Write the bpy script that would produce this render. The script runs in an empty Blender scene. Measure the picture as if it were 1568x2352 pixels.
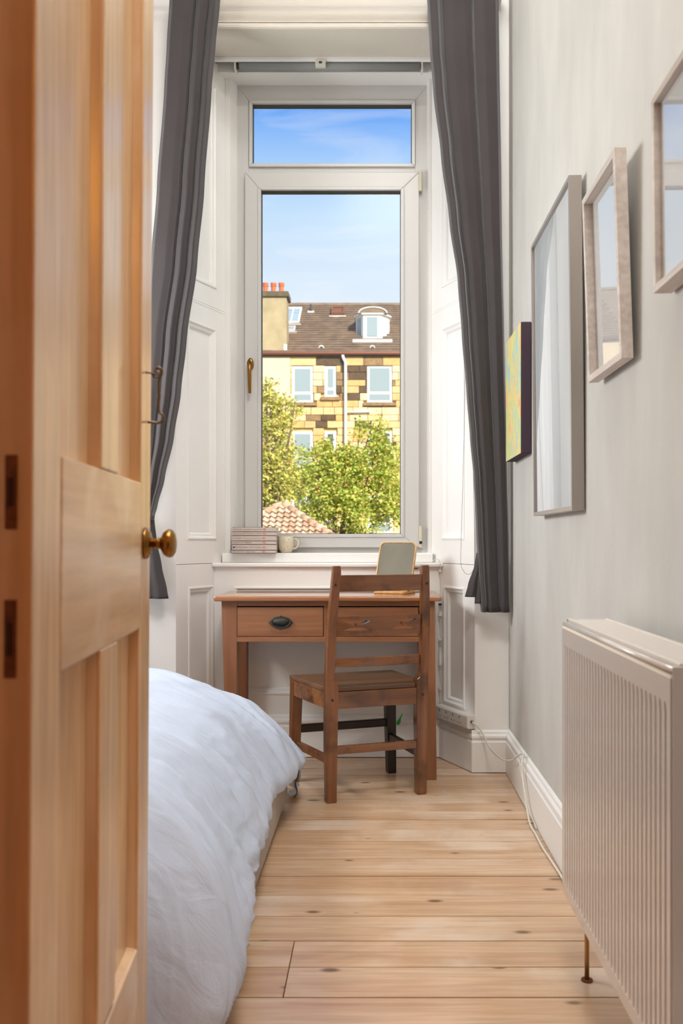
import bpy, bmesh, math, random
from mathutils import Matrix, Vector, noise

random.seed(11)
SC = bpy.context.scene
COL = SC.collection

# ------------------------------------------------------------------ camera
F = 2050.0                      # focal length in pixels of the 1568 x 2352 frame
EYE = 0.98
cam_d = bpy.data.cameras.new('camera')
cam = bpy.data.objects.new('camera', cam_d)
COL.objects.link(cam)
cam.location = (0, 0, EYE)
cam.rotation_euler = (math.pi / 2, 0, 0)
cam_d.sensor_fit = 'AUTO'
cam_d.sensor_width = 36.0
cam_d.lens = F / 2352.0 * 36.0
cam_d.shift_x = -78 / 2352.0
cam_d.shift_y = 64 / 2352.0
cam_d.clip_start = 0.02
cam_d.clip_end = 400
cam_d.dof.use_dof = True
cam_d.dof.focus_distance = 3.7
cam_d.dof.aperture_fstop = 5.6
SC.camera = cam

# ------------------------------------------------------------------ sky
W = bpy.data.worlds.new('sky')
SC.world = W
W.use_nodes = True
nt = W.node_tree
nt.nodes.clear()
out = nt.nodes.new('ShaderNodeOutputWorld')
bg = nt.nodes.new('ShaderNodeBackground')
tc = nt.nodes.new('ShaderNodeTexCoord')
sep = nt.nodes.new('ShaderNodeSeparateXYZ')
ramp = nt.nodes.new('ShaderNodeValToRGB')
mp = nt.nodes.new('ShaderNodeMapping')
mp.inputs['Scale'].default_value = (3.0, 3.0, 14.0)
mp.inputs['Rotation'].default_value = (0, 0.12, 0)
nz = nt.nodes.new('ShaderNodeTexNoise')
nz.inputs['Scale'].default_value = 2.2
nz.inputs['Detail'].default_value = 6
nz.inputs['Distortion'].default_value = 0.6
cr = nt.nodes.new('ShaderNodeValToRGB')
cr.color_ramp.elements[0].position = 0.50
cr.color_ramp.elements[0].color = (0, 0, 0, 1)
cr.color_ramp.elements[1].position = 0.78
cr.color_ramp.elements[1].color = (0.45, 0.45, 0.45, 1)
mix = nt.nodes.new('ShaderNodeMix')
mix.data_type = 'RGBA'
mix.inputs[7].default_value = (0.93, 0.96, 1.0, 1)
els = ramp.color_ramp.elements
stops = [(0.0, (0.84, 0.92, 1.0)), (0.255, (0.76, 0.88, 1.0)), (0.34, (0.58, 0.78, 1.0)),
         (0.39, (0.37, 0.62, 1.0)), (0.437, (0.13, 0.38, 0.95)), (1.0, (0.05, 0.20, 0.66))]
while len(els) < len(stops):
    els.new(0.5)
for e, (p, c) in zip(els, stops):
    e.position = p
    e.color = (*c, 1)
bg.inputs['Strength'].default_value = 1.0
L = nt.links.new
L(tc.outputs['Generated'], sep.inputs[0])
L(sep.outputs['Z'], ramp.inputs[0])
L(tc.outputs['Generated'], mp.inputs[0])
L(mp.outputs[0], nz.inputs['Vector'])
L(nz.outputs['Fac'], cr.inputs[0])
L(cr.outputs[0], mix.inputs[0])
L(ramp.outputs[0], mix.inputs[6])
L(mix.outputs[2], bg.inputs['Color'])
L(bg.outputs[0], out.inputs[0])

# ------------------------------------------------------------------ lights
def light(name, kind, loc, energy, color, **kw):
    d = bpy.data.lights.new(name, kind)
    d.energy = energy
    d.color = color
    o = bpy.data.objects.new(name, d)
    COL.objects.link(o)
    o.location = loc
    for k, v in kw.items():
        setattr(d, k, v)
    return o

sun = light('sun', 'SUN', (10, -20, 30), 6.8, (1.0, 0.94, 0.84), angle=0.01)
sun.rotation_euler = Vector((-0.42, 0.72, -0.52)).to_track_quat('-Z', 'Y').to_euler()
# unseen fills added for the weak daylight and the warm lamp of the hall behind the camera
ceil = light('overhead_fill', 'AREA', (0.18, 2.60, 3.97), 17, (0.96, 0.98, 1.0), shape='RECTANGLE', size=0.8, size_y=0.6)  # added overhead fill, stands in for window light
ceil2 = light('doorway_fill', 'AREA', (0.24, 1.03, 3.97), 46, (1.0, 0.975, 0.94), shape='RECTANGLE', size=0.7, size_y=0.24)  # added fill that brightens the door face and near floor
lfill = light('left_fill', 'AREA', (-1.70, 3.0, 1.75), 38, (0.95, 0.975, 1.0), shape='RECTANGLE', size=0.5, size_y=0.9)  # added fill from the left for the lower right wall
lfill.rotation_euler = (0, -math.pi / 2, 0)
hall = light('hall_lamp_light', 'POINT', (0.55, -0.9, 2.25), 19, (1.0, 0.40, 0.05), shadow_soft_size=0.12)

vs = SC.view_settings
vs.view_transform = 'Standard'
vs.look = 'None'
vs.gamma = 1.0
vs.use_curve_mapping = False
vs.exposure = 0.0

# ------------------------------------------------------------------ materials
def lin(r, g, b):
    f = lambda c: (c / 255 / 12.92) if c <= 10 else ((c / 255 + 0.055) / 1.055) ** 2.4
    return (f(r), f(g), f(b))

MATS = {}

def new_mat(name):
    m = bpy.data.materials.new(name)
    m.use_nodes = True
    n = m.node_tree.nodes
    n.clear()
    o = n.new('ShaderNodeOutputMaterial')
    b = n.new('ShaderNodeBsdfPrincipled')
    m.node_tree.links.new(b.outputs[0], o.inputs[0])
    MATS[name] = m
    return m, m.node_tree, b, o

def coords(t, scale=(1, 1, 1), world=False, rnd=True):
    n, l = t.nodes, t.links
    if world:
        g = n.new('ShaderNodeNewGeometry')
        src = g.outputs['Position']
    else:
        g = n.new('ShaderNodeTexCoord')
        src = g.outputs['Object']
    if rnd:
        oi = n.new('ShaderNodeObjectInfo')
        mu = n.new('ShaderNodeMath')
        mu.operation = 'MULTIPLY'
        mu.inputs[1].default_value = 17.0
        l.new(oi.outputs['Random'], mu.inputs[0])
        ad = n.new('ShaderNodeVectorMath')
        ad.operation = 'ADD'
        l.new(src, ad.inputs[0])
        l.new(mu.outputs[0], ad.inputs[1])
        src = ad.outputs[0]
    m = n.new('ShaderNodeMapping')
    m.inputs['Scale'].default_value = scale
    l.new(src, m.inputs[0])
    return m.outputs[0]

def ramp_node(t, fac, stops):
    r = t.nodes.new('ShaderNodeValToRGB')
    e = r.color_ramp.elements
    while len(e) < len(stops):
        e.new(0.5)
    for x, (p, c) in zip(e, stops):
        x.position = p
        x.color = (*c, 1)
    t.links.new(fac, r.inputs[0])
    return r.outputs[0]

def noise_node(t, vec, scale, detail=4, dist=0.0, rough=0.55):
    z = t.nodes.new('ShaderNodeTexNoise')
    z.inputs['Scale'].default_value = scale
    z.inputs['Detail'].default_value = detail
    z.inputs['Distortion'].default_value = dist
    z.inputs['Roughness'].default_value = rough
    t.links.new(vec, z.inputs['Vector'])
    return z.outputs['Fac']

def bump(t, b, height, strength, dist=0.01):
    k = t.nodes.new('ShaderNodeBump')
    k.inputs['Strength'].default_value = strength
    k.inputs['Distance'].default_value = dist
    t.links.new(height, k.inputs['Height'])
    t.links.new(k.outputs[0], b.inputs['Normal'])

def mixc(t, fac, a, b, mode='MIX'):
    m = t.nodes.new('ShaderNodeMix')
    m.data_type = 'RGBA'
    m.blend_type = mode
    for sock, v in ((0, fac), (6, a), (7, b)):
        if hasattr(v, 'is_output'):
            t.links.new(v, m.inputs[sock])
        elif sock == 0:
            m.inputs[0].default_value = v
        else:
            m.inputs[sock].default_value = (*v, 1)
    return m.outputs[2]

def paint(name, c, rough=0.5, var=0.06, scale=2.5, bmp=0.04, spec=0.4, streak=None):
    m, t, b, o = new_mat(name)
    v = coords(t, streak or (1, 1, 1), world=True, rnd=False)
    f = noise_node(t, v, scale, 5)
    lo = tuple(x * (1 - var) for x in c)
    hi = tuple(min(1, x * (1 + var)) for x in c)
    t.links.new(ramp_node(t, f, [(0.3, lo), (0.7, hi)]), b.inputs['Base Color'])
    b.inputs['Roughness'].default_value = rough
    b.inputs['Specular IOR Level'].default_value = spec
    if bmp:
        bump(t, b, noise_node(t, coords(t, (1, 1, 1), True, False), 60, 3), bmp)
    return m

def plain(name, c, rough=0.5, metal=0.0, spec=0.5, emis=None):
    m, t, b, o = new_mat(name)
    b.inputs['Base Color'].default_value = (*c, 1)
    b.inputs['Roughness'].default_value = rough
    b.inputs['Metallic'].default_value = metal
    b.inputs['Specular IOR Level'].default_value = spec
    return m

def wood(name, c_dark, c_mid, c_light, axis='Z', scale=10, rough=0.4, worn=None, knots=False, bmp=0.15, spec=0.5, world=False, wornscale=3.0):
    m, t, b, o = new_mat(name)
    st = {'X': (0.06, 1, 1), 'Y': (1, 0.06, 1), 'Z': (1, 1, 0.06)}[axis]
    v = coords(t, st, world)
    f = noise_node(t, v, scale, 6, 0.7, 0.6)
    col = ramp_node(t, f, [(0.28, c_dark), (0.5, c_mid), (0.72, c_light)])
    f2 = noise_node(t, coords(t, tuple(s * 1.0 for s in st), world), scale * 9, 3)
    col = mixc(t, 0.28, col, ramp_node(t, f2, [(0.35, (0.35, 0.35, 0.35)), (0.65, (1, 1, 1))]), 'MULTIPLY')
    if worn:
        f3 = noise_node(t, coords(t, (1, 1, 1), world), wornscale, 5, 0.4)
        col = mixc(t, ramp_node(t, f3, [(0.52, (0, 0, 0)), (0.72, (0.85, 0.85, 0.85))]), col, worn)
    if knots:
        ks = {'X': (0.45, 1, 1), 'Y': (1, 0.45, 1), 'Z': (1, 1, 0.45)}[axis]
        vo = t.nodes.new('ShaderNodeTexVoronoi')
        vo.voronoi_dimensions = '2D'
        vo.inputs['Scale'].default_value = 6.5
        t.links.new(coords(t, ks, world), vo.inputs['Vector'])
        sp = t.nodes.new('ShaderNodeSeparateColor')
        t.links.new(vo.outputs['Color'], sp.inputs[0])
        mu = t.nodes.new('ShaderNodeMath')
        mu.operation = 'MULTIPLY_ADD'
        mu.inputs[1].default_value = 0.13
        t.links.new(sp.outputs[0], mu.inputs[0])
        t.links.new(vo.outputs['Distance'], mu.inputs[2])
        kf = ramp_node(t, mu.outputs[0], [(0.055, (0.9, 0.9, 0.9)), (0.10, (0, 0, 0))])
        f4 = noise_node(t, coords(t, tuple(q * 0.9 for q in st), world), scale * 3.5, 4, 1.2)
        col = mixc(t, ramp_node(t, f4, [(0.60, (0, 0, 0)), (0.74, (0.45, 0.45, 0.45))]), col, tuple(x * 0.62 for x in c_dark))
        col = mixc(t, kf, col, tuple(x * 0.32 for x in c_dark))
    t.links.new(col, b.inputs['Base Color'])
    b.inputs['Roughness'].default_value = rough
    b.inputs['Specular IOR Level'].default_value = spec
    if bmp:
        bump(t, b, f2, bmp, 0.002)
    return m

def glass(name, r0=0.05, tint=(1, 1, 1)):
    """thin sheet: clear, with a mirror share that grows towards grazing view (Schlick), alike from both sides"""
    m, t, b, o = new_mat(name)
    t.nodes.remove(b)
    n, l = t.nodes, t.links
    tr = n.new('ShaderNodeBsdfTransparent')
    tr.inputs[0].default_value = (*tint, 1)
    gl = n.new('ShaderNodeBsdfGlossy')
    gl.inputs['Roughness'].default_value = 0.0
    g = n.new('ShaderNodeNewGeometry')
    dot = n.new('ShaderNodeVectorMath')
    dot.operation = 'DOT_PRODUCT'
    l.new(g.outputs['Normal'], dot.inputs[0])
    l.new(g.outputs['Incoming'], dot.inputs[1])
    def mth(op, x, y=None):
        k = n.new('ShaderNodeMath')
        k.operation = op
        for s_, v in ((0, x), (1, y)):
            if v is None:
                continue
            if hasattr(v, 'is_output'):
                l.new(v, k.inputs[s_])
            else:
                k.inputs[s_].default_value = v
        return k.outputs[0]
    c = mth('SUBTRACT', 1.0, mth('ABSOLUTE', dot.outputs['Value']))
    r = mth('ADD', mth('MULTIPLY', mth('POWER', c, 5.0), 1 - r0), r0)
    mx = n.new('ShaderNodeMixShader')
    l.new(r, mx.inputs[0])
    l.new(tr.outputs[0], mx.inputs[1])
    l.new(gl.outputs[0], mx.inputs[2])
    l.new(mx.outputs[0], o.inputs[0])
    return m

def cloth(name, c, scale=400, rough=0.9, sheen=0.3, bmp=0.2, crease=None):
    m, t, b, o = new_mat(name)
    v = coords(t, (1, 1, 1), True, False)
    f = noise_node(t, v, 6, 4)
    t.links.new(ramp_node(t, f, [(0.3, tuple(x * 0.93 for x in c)), (0.7, tuple(min(1, x * 1.05) for x in c))]), b.inputs['Base Color'])
    b.inputs['Roughness'].default_value = rough
    b.inputs['Specular IOR Level'].default_value = 0.15
    b.inputs['Sheen Weight'].default_value = sheen
    b.inputs['Sheen Roughness'].default_value = 0.4
    if crease:
        h = noise_node(t, coords(t, (0.55, 1.5, 0.55), True, False), crease, 5, 1.0, 0.55)
        bump(t, b, h, 0.32, 0.02)
    else:
        bump(t, b, noise_node(t, v, scale, 2), bmp, 0.002)
    return m

M_TRIM = paint('white_gloss_paint', lin(243, 241, 237), 0.35, 0.025, 3, 0.03)
M_WALL = paint('grey_wall_paint', lin(198, 195, 188), 0.75, 0.09, 2.6, 0.06, 0.25, (1, 1.6, 0.6))
M_WHITEWALL = paint('white_wall_paint', lin(226, 222, 218), 0.7, 0.03, 2, 0.05, 0.25)
M_CEIL = paint('ceiling_paint', lin(235, 232, 226), 0.8, 0.02)
M_HALL = paint('hall_wall_paint', lin(196, 146, 84), 0.8, 0.03)
M_UPVC = plain('window_frame_white', lin(206, 204, 200), 0.35)  # white greyed in the colour for the backlit shade
M_GASKET = plain('window_gasket', lin(60, 58, 60), 0.6)
M_GLASS = glass('window_glass', 0.04)
M_PICGLASS2 = glass('deep_frame_glass', 0.30)
M_LINTEL = paint('trim_paint_dimmed', lin(212, 204, 192), 0.5, 0.03, 3, 0.03)  # trim paint darkened in colour to offset overbright light on the lintel
M_PICGLASS = glass('picture_glass', 0.16)
M_PINE = wood('door_pine', lin(210, 164, 114), lin(230, 190, 144), lin(240, 210, 170), 'Z', 7, 0.26, spec=0.7, worn=lin(236, 208, 172), knots=False, wornscale=2.2)  # pale patches: wear, plus highlights painted into the door face
M_PINE_H = wood('door_pine_rail', lin(204, 160, 112), lin(228, 190, 146), lin(240, 212, 176), 'Y', 7, 0.28, spec=0.7, worn=lin(240, 218, 188), wornscale=5)  # same here, wear and painted highlights on the rails
M_FLOOR = wood('floor_boards_pine', lin(190, 146, 108), lin(210, 172, 136), lin(222, 190, 158), 'X', 9, 0.24, spec=0.8, worn=lin(232, 212, 192), knots=True, wornscale=1.5, bmp=0.1)
M_SUB = plain('floor_gap_dark', lin(52, 34, 22), 0.9)
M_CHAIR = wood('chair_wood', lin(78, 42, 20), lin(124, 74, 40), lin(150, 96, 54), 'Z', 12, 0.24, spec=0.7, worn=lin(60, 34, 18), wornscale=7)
M_CHAIR_H = wood('chair_wood_rail', lin(78, 42, 20), lin(128, 78, 42), lin(156, 102, 58), 'X', 12, 0.20, spec=0.8, bmp=0.06, worn=lin(66, 38, 20), wornscale=8)
M_SEAT = wood('chair_seat_wood', lin(78, 54, 36), lin(110, 78, 54), lin(128, 94, 66), 'X', 10, 0.35)
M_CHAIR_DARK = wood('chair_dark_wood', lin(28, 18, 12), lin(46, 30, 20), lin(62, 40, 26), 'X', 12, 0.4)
M_DESK = wood('desk_wood', lin(122, 74, 44), lin(150, 98, 64), lin(166, 116, 78), 'Z', 8, 0.4)
M_DESK_H = wood('desk_wood_rail', lin(122, 74, 44), lin(150, 98, 64), lin(168, 116, 78), 'X', 8, 0.4)
M_DESKTOP = wood('desk_top_wood', lin(140, 86, 52), lin(170, 112, 72), lin(188, 136, 96), 'X', 7, 0.10, spec=1.0, bmp=0.03)
M_IRON = paint('dark_iron', lin(52, 50, 46), 0.5, 0.25, 60, 0.3)
M_BRASS = plain('old_brass', lin(150, 108, 52), 0.28, 1.0)
M_STEEL = plain('antique_steel', lin(120, 104, 88), 0.4, 1.0)
M_RUST = paint('rusted_plate', lin(112, 64, 32), 0.7, 0.4, 80, 0.3)
M_SLOT = plain('dark_rust_slot', lin(56, 30, 16), 0.8)
M_BONE = plain('cream_hinge', lin(214, 204, 176), 0.5)
M_DUVET = cloth('duvet_linen', lin(194, 204, 222), rough=0.95, sheen=0.15, crease=16)
M_BEDBASE = cloth('bed_base_fabric', lin(172, 160, 146), 900, 0.95, 0.1, 0.3)
M_CURTAIN = cloth('charcoal_curtain', lin(70, 65, 65), 700, 0.85, 0.45, 0.25)
M_RAD = plain('radiator_enamel', lin(212, 204, 196), 0.16, spec=0.7)
M_WHITEP = plain('white_plastic', lin(222, 218, 208), 0.4)
M_CABLE = plain('cable_white', lin(218, 212, 198), 0.45)
M_BLACK = plain('black_slot', lin(24, 22, 22), 0.6)
M_SILVER = plain('brushed_silver_frame', lin(164, 156, 148), 0.35, 0.5)  # silver darkened in colour for the unlit near side
M_PALEWOOD = wood('pale_wood_frame', lin(196, 182, 170), lin(216, 204, 194), lin(228, 218, 210), 'Y', 8, 0.5, bmp=0.05)
M_CANVAS_SIDE = plain('canvas_side', lin(66, 50, 62), 0.85)
M_PRINT = paint('grey_print', lin(206, 210, 212), 0.8, 0.16, 2.2, 0, 0.2, (1, 1.4, 0.35))
M_MATBOARD = paint('white_mat_board', lin(236, 236, 234), 0.85, 0.02)
M_MIRROR = plain('mirror_glass', (0.44, 0.42, 0.37), 0.02, 1.0)  # dark tint stands in for a dimmer reflection
M_MIRRORFRAME = wood('mirror_frame_wood', lin(196, 140, 78), lin(222, 170, 104), lin(232, 184, 122), 'Z', 9, 0.4)
M_BLIND = cloth('grey_blind_fabric', lin(150, 152, 150), 900, 0.9, 0.1, 0.2)
M_BOOK = paint('paperback_cover', lin(206, 192, 182), 0.6, 0.05, 40, 0)
M_PAPER = paint('paper_block', lin(226, 218, 200), 0.9, 0.06, 200, 0)
M_INK = plain('spine_ink', lin(62, 56, 58), 0.8)
M_INKORANGE = plain('spine_ink_orange', lin(160, 108, 70), 0.8)
M_RED = plain('spine_red_oval', lin(188, 66, 44), 0.7)
M_BLUE = plain('spine_blue_dot', lin(8, 60, 176), 0.6)
M_GREEN = plain('green_plastic', lin(44, 170, 52), 0.4)
M_COPPER = plain('copper_pipe', lin(176, 132, 84), 0.35, 0.8)

def mug_mat():
    m, t, b, o = new_mat('speckled_stoneware')
    f = noise_node(t, coords(t), 260, 2)
    t.links.new(ramp_node(t, f, [(0.30, lin(132, 104, 70)), (0.42, lin(224, 214, 188))]), b.inputs['Base Color'])
    b.inputs['Roughness'].default_value = 0.35
    return m
M_MUG = mug_mat()

def canvas_mat():
    m, t, b, o = new_mat('abstract_painting')
    f = noise_node(t, coords(t, (1, 3.0, 0.9), rnd=False), 7, 6, 1.8)
    col = ramp_node(t, f, [(0.25, lin(120, 160, 200)), (0.38, lin(160, 200, 214)), (0.46, lin(196, 208, 130)),
                           (0.55, lin(236, 206, 130)), (0.63, lin(240, 160, 130)), (0.75, lin(170, 190, 120))])
    t.links.new(col, b.inputs['Base Color'])
    b.inputs['Roughness'].default_value = 0.6
    return m
M_CANVAS = canvas_mat()

# ------------------------------------------------------------------ mesh builder and object helpers
class MB:
    def __init__(s):
        s.v, s.f = [], []

    def add(s, vs_, fs_):
        o = len(s.v)
        s.v += [tuple(p) for p in vs_]
        s.f += [tuple(i + o for i in q) for q in fs_]
        return s

    def box(s, x0, x1, y0, y1, z0, z1):
        x0, x1 = min(x0, x1), max(x0, x1)
        y0, y1 = min(y0, y1), max(y0, y1)
        z0, z1 = min(z0, z1), max(z0, z1)
        return s.add([(x0, y0, z0), (x1, y0, z0), (x1, y1, z0), (x0, y1, z0), (x0, y0, z1), (x1, y0, z1), (x1, y1, z1), (x0, y1, z1)],
                     [(0, 3, 2, 1), (4, 5, 6, 7), (0, 1, 5, 4), (1, 2, 6, 5), (2, 3, 7, 6), (3, 0, 4, 7)])

    def hexa(s, bottom, top):
        """bottom and top: four points each, counter-clockwise seen from above"""
        return s.add(list(bottom) + list(top), [(0, 3, 2, 1), (4, 5, 6, 7), (0, 1, 5, 4), (1, 2, 6, 5), (2, 3, 7, 6), (3, 0, 4, 7)])

    def loft(s, rings, closed_ends=True):
        n = len(rings[0])
        vs_ = [p for r in rings for p in r]
        fs_ = []
        for i in range(len(rings) - 1):
            for j in range(n):
                k = (j + 1) % n
                fs_.append((i * n + j, i * n + k, (i + 1) * n + k, (i + 1) * n + j))
        if closed_ends:
            fs_.append(tuple(reversed(range(n))))
            fs_.append(tuple((len(rings) - 1) * n + j for j in range(n)))
        return s.add(vs_, fs_)

    def prism(s, poly, fn, a, b):
        """poly: 2-D points; fn(u, v, h) -> 3-D point; extruded from h=a to h=b"""
        return s.loft([[fn(u, v, a) for u, v in poly], [fn(u, v, b) for u, v in poly]])

    def tube(s, pts, r, seg=8, caps=True, closed=False):
        pts = [Vector(p) for p in pts]
        n = len(pts)
        rr = r if isinstance(r, (list, tuple)) else [r] * n
        rings = []
        up = None
        for i, p in enumerate(pts):
            if closed:
                d = (pts[(i + 1) % n] - pts[i - 1]).normalized()
            else:
                d = (pts[min(i + 1, n - 1)] - pts[max(i - 1, 0)]).normalized()
            if up is None:
                up = Vector((0, 0, 1)) if abs(d.z) < 0.9 else Vector((1, 0, 0))
            e1 = d.cross(up)
            if e1.length < 1e-6:
                e1 = d.cross(Vector((0, 1, 0)))
            e1.normalize()
            e2 = d.cross(e1).normalized()
            up = -e2
            rings.append([p + (e1 * math.cos(a) + e2 * math.sin(a)) * rr[i] for a in [2 * math.pi * k / seg for k in range(seg)]])
        if closed:
            rings.append(rings[0])
            return s.loft(rings, False)
        return s.loft(rings, caps)

    def lathe(s, prof, seg=24, fn=None, caps=True):
        """prof: (radius, h); fn(x, y, h) -> 3-D point"""
        fn = fn or (lambda x, y, h: (x, y, h))
        rings = [[fn(r * math.cos(2 * math.pi * k / seg), r * math.sin(2 * math.pi * k / seg), h) for k in range(seg)] for r, h in prof]
        return s.loft(rings, caps)

    def grid(s, nu, nv, fn):
        vs_ = [fn(i / nu, j / nv) for j in range(nv + 1) for i in range(nu + 1)]
        fs_ = []
        for j in range(nv):
            for i in range(nu):
                a = j * (nu + 1) + i
                fs_.append((a, a + 1, a + nu + 2, a + nu + 1))
        return s.add(vs_, fs_)

    def xf(s, m):
        s.v = [tuple(m @ Vector(p)) for p in s.v]
        return s

WM = {}      # world matrix of every object, kept by hand

def put(o, parent=None, mat4=None):
    COL.objects.link(o)
    if parent is not None:
        o.parent = parent
        WM[o.name] = WM[parent.name]
    else:
        WM[o.name] = mat4 if mat4 is not None else Matrix.Identity(4)
        o.matrix_world = WM[o.name]
    return o

def tag(o, label=None, cat=None, group=None, kind=None):
    if label:
        o['label'] = label
    if cat:
        o['category'] = cat
    if group:
        o['group'] = group
    if kind:
        o['kind'] = kind
    return o

def thing(name, label, cat, loc=(0, 0, 0), rz=0.0, group=None, rot=None, kind=None):
    e = bpy.data.objects.new(name, None)
    e.empty_display_size = 0.1
    m = Matrix.Translation(loc) @ (rot if rot is not None else Matrix.Rotation(rz, 4, 'Z'))
    put(e, None, m)
    return tag(e, label, cat, group, kind)

def mesh_of(name, mb, mat, smooth=False):
    me = bpy.data.meshes.new(name)
    me.from_pydata(mb.v, [], mb.f)
    bm = bmesh.new()
    bm.from_mesh(me)
    bmesh.ops.recalc_face_normals(bm, faces=bm.faces)
    bm.to_mesh(me)
    bm.free()
    for m in (mat if isinstance(mat, (list, tuple)) else [mat]):
        me.materials.append(m)
    if smooth:
        for p in me.polygons:
            p.use_smooth = True
    me.update()
    return me

def obj(name, mb, mat, parent=None, bevel=0.0, smooth=False, world=False, seg=2, solid=0.0, subsurf=0, mat4=None, offset=-1.0):
    """one mesh object; world=True when the builder holds world coordinates"""
    if world and parent is not None:
        mb.xf(WM[parent.name].inverted())
    o = bpy.data.objects.new(name, mesh_of(name, mb, mat, smooth))
    put(o, parent, mat4)
    if solid:
        k = o.modifiers.new('thickness', 'SOLIDIFY')
        k.thickness = solid
        k.offset = offset
    if bevel:
        k = o.modifiers.new('bevel', 'BEVEL')
        k.width = bevel
        k.segments = seg
        k.limit_method = 'ANGLE'
        k.angle_limit = math.radians(35)
        k.harden_normals = False
    if subsurf:
        k = o.modifiers.new('subsurf', 'SUBSURF')
        k.levels = subsurf
        k.render_levels = subsurf
    return o

def share(o, name=None, parent=None, mat4_local=None):
    """copy of a mesh object that shares its data"""
    c = o.copy()
    if name:
        c.name = name
    COL.objects.link(c)
    if parent is not None:
        c.parent = parent
    WM[c.name] = WM[parent.name] if parent is not None else Matrix.Identity(4)
    return c

def struct(name, mb, mat, label=None, parent=None, **kw):
    o = obj(name, mb, mat, parent, **kw)
    if parent is None:
        tag(o, label, None, None, 'structure')
    return o

def catmull(pts, n=8):
    P = [Vector(p) for p in pts]
    P = [P[0] * 2 - P[1]] + P + [P[-1] * 2 - P[-2]]
    out_ = []
    for i in range(1, len(P) - 2):
        for k in range(n):
            t = k / n
            a, b, c, d = P[i - 1], P[i], P[i + 1], P[i + 2]
            out_.append(0.5 * ((2 * b) + (c - a) * t + (2 * a - 5 * b + 4 * c - d) * t * t + (3 * b - a - 3 * c + d) * t ** 3))
    out_.append(P[-2])
    return out_

def lerp_tab(tab, x):
    if x <= tab[0][0]:
        return tab[0][1]
    for (a, p), (b, q) in zip(tab, tab[1:]):
        if x <= b:
            k = (x - a) / (b - a)
            k = k * k * (3 - 2 * k) * 0.5 + k * 0.5
            return p + (q - p) * k
    return tab[-1][1]

# ================================================================== THE SETTING
XR = 0.565          # right wall
XL = -1.75          # left wall
ZC = 4.00           # ceiling
YP = 3.768          # front of the piers beside the window
YA = 4.034          # apron under the window
YF = 4.17           # window frame

# floor: dark bed with separate boards laid across the room
fl = struct('floor', MB().box(XL - 0.2, XR + 0.2, -2.2, 4.3, -0.12, -0.022), M_SUB, 'stripped pine floorboards running across the room')
edges = [4.12]
y = 4.12
for d in [0.1, 0.1, 0.1, 0.098, 0.1, 0.1, 0.1, 0.098, 0.103, 0.094, 0.107, 0.113, 0.084, 0.08, 0.14, 0.147, 0.133, 0.142, 0.133, 0.135] + [0.137] * 12:
    y -= d
    edges.append(y)
for i in range(len(edges) - 1):
    y1, y0 = edges[i], edges[i + 1]
    gap = 0.0013 if i < 15 else 0.0015
    dz = random.uniform(-0.0012, 0.0008)
    if abs(y1 - 2.128) < 0.09 and y0 < 2.06:
        cuts = [XL, -0.198, XR]
    elif i % 5 == 2:
        cuts = [XL, -0.95, XR]
    else:
        cuts = [XL, XR]
    for a, b in zip(cuts, cuts[1:]):
        obj('plank', MB().box(a + 0.001, b - 0.001, y0 + gap, y1 - gap, -0.022 + dz, dz), M_FLOOR, fl, bevel=0.0012)
struct('floor_hall', MB().box(XL, XR + 0.6, -2.2, 0.24, -0.03, -0.001), M_FLOOR, 'pine hall floor before the doorway')

# walls
struct('wall_right', MB().box(XR, XR + 0.2, 0.72, 4.5, -0.1, ZC), M_WALL, 'warm grey painted wall with hanging pictures')
struct('wall_left', MB().box(XL - 0.2, XL, 0.72, 4.5, -0.1, ZC), M_WALL, 'grey painted wall behind the door')
struct('ceiling', MB().box(XL - 0.2, XR + 0.8, -2.3, 4.5, ZC, ZC + 0.15), M_CEIL, 'plain white ceiling')
mb = MB()                                   # partition with the doorway
mb.box(XL, -0.385, 0.74, 0.852, 0, ZC)
mb.box(0.325, XR, 0.74, 0.852, 0, ZC)
mb.box(-0.385, 0.325, 0.74, 0.852, 2.06, ZC)
struct('wall_door', mb, M_WHITEWALL, 'partition wall around the open doorway')
struct('wall_hall', MB().box(XL, XR + 0.8, -2.3, -2.2, 0, ZC).box(XL - 0.1, XL, -2.2, 0.74, 0, ZC).box(XR + 0.7, XR + 0.8, -2.2, 0.74, 0, ZC)
       .box(XR, XR + 0.8, 0.72, 0.8, 0, ZC), M_HALL, 'warm hall walls behind the camera')
struct('wall_back', MB().box(XL, -0.842, YP, YP + 0.1, 0, ZC), M_WHITEWALL, 'white painted wall beside the window, left of the panelling')
struct('wall_pier', MB().box(0.419, XR, YP, YP + 0.1, 0, ZC), M_TRIM, 'narrow white pier between window panelling and right wall', bevel=0.004)
mb = MB()                                   # masonry outside
mb.box(XL - 0.2, -0.625, 4.2, 4.5, -3.4, ZC)
mb.box(0.22, XR + 0.2, 4.2, 4.5, -3.4, ZC)
mb.box(-0.625, 0.22, 4.2, 4.5, -3.4, 0.93)
mb.box(-0.625, 0.22, 4.2, 4.5, 3.24, ZC + 0.2)
struct('wall_outer', mb, M_WHITEWALL, 'outer masonry around the window')

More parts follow.
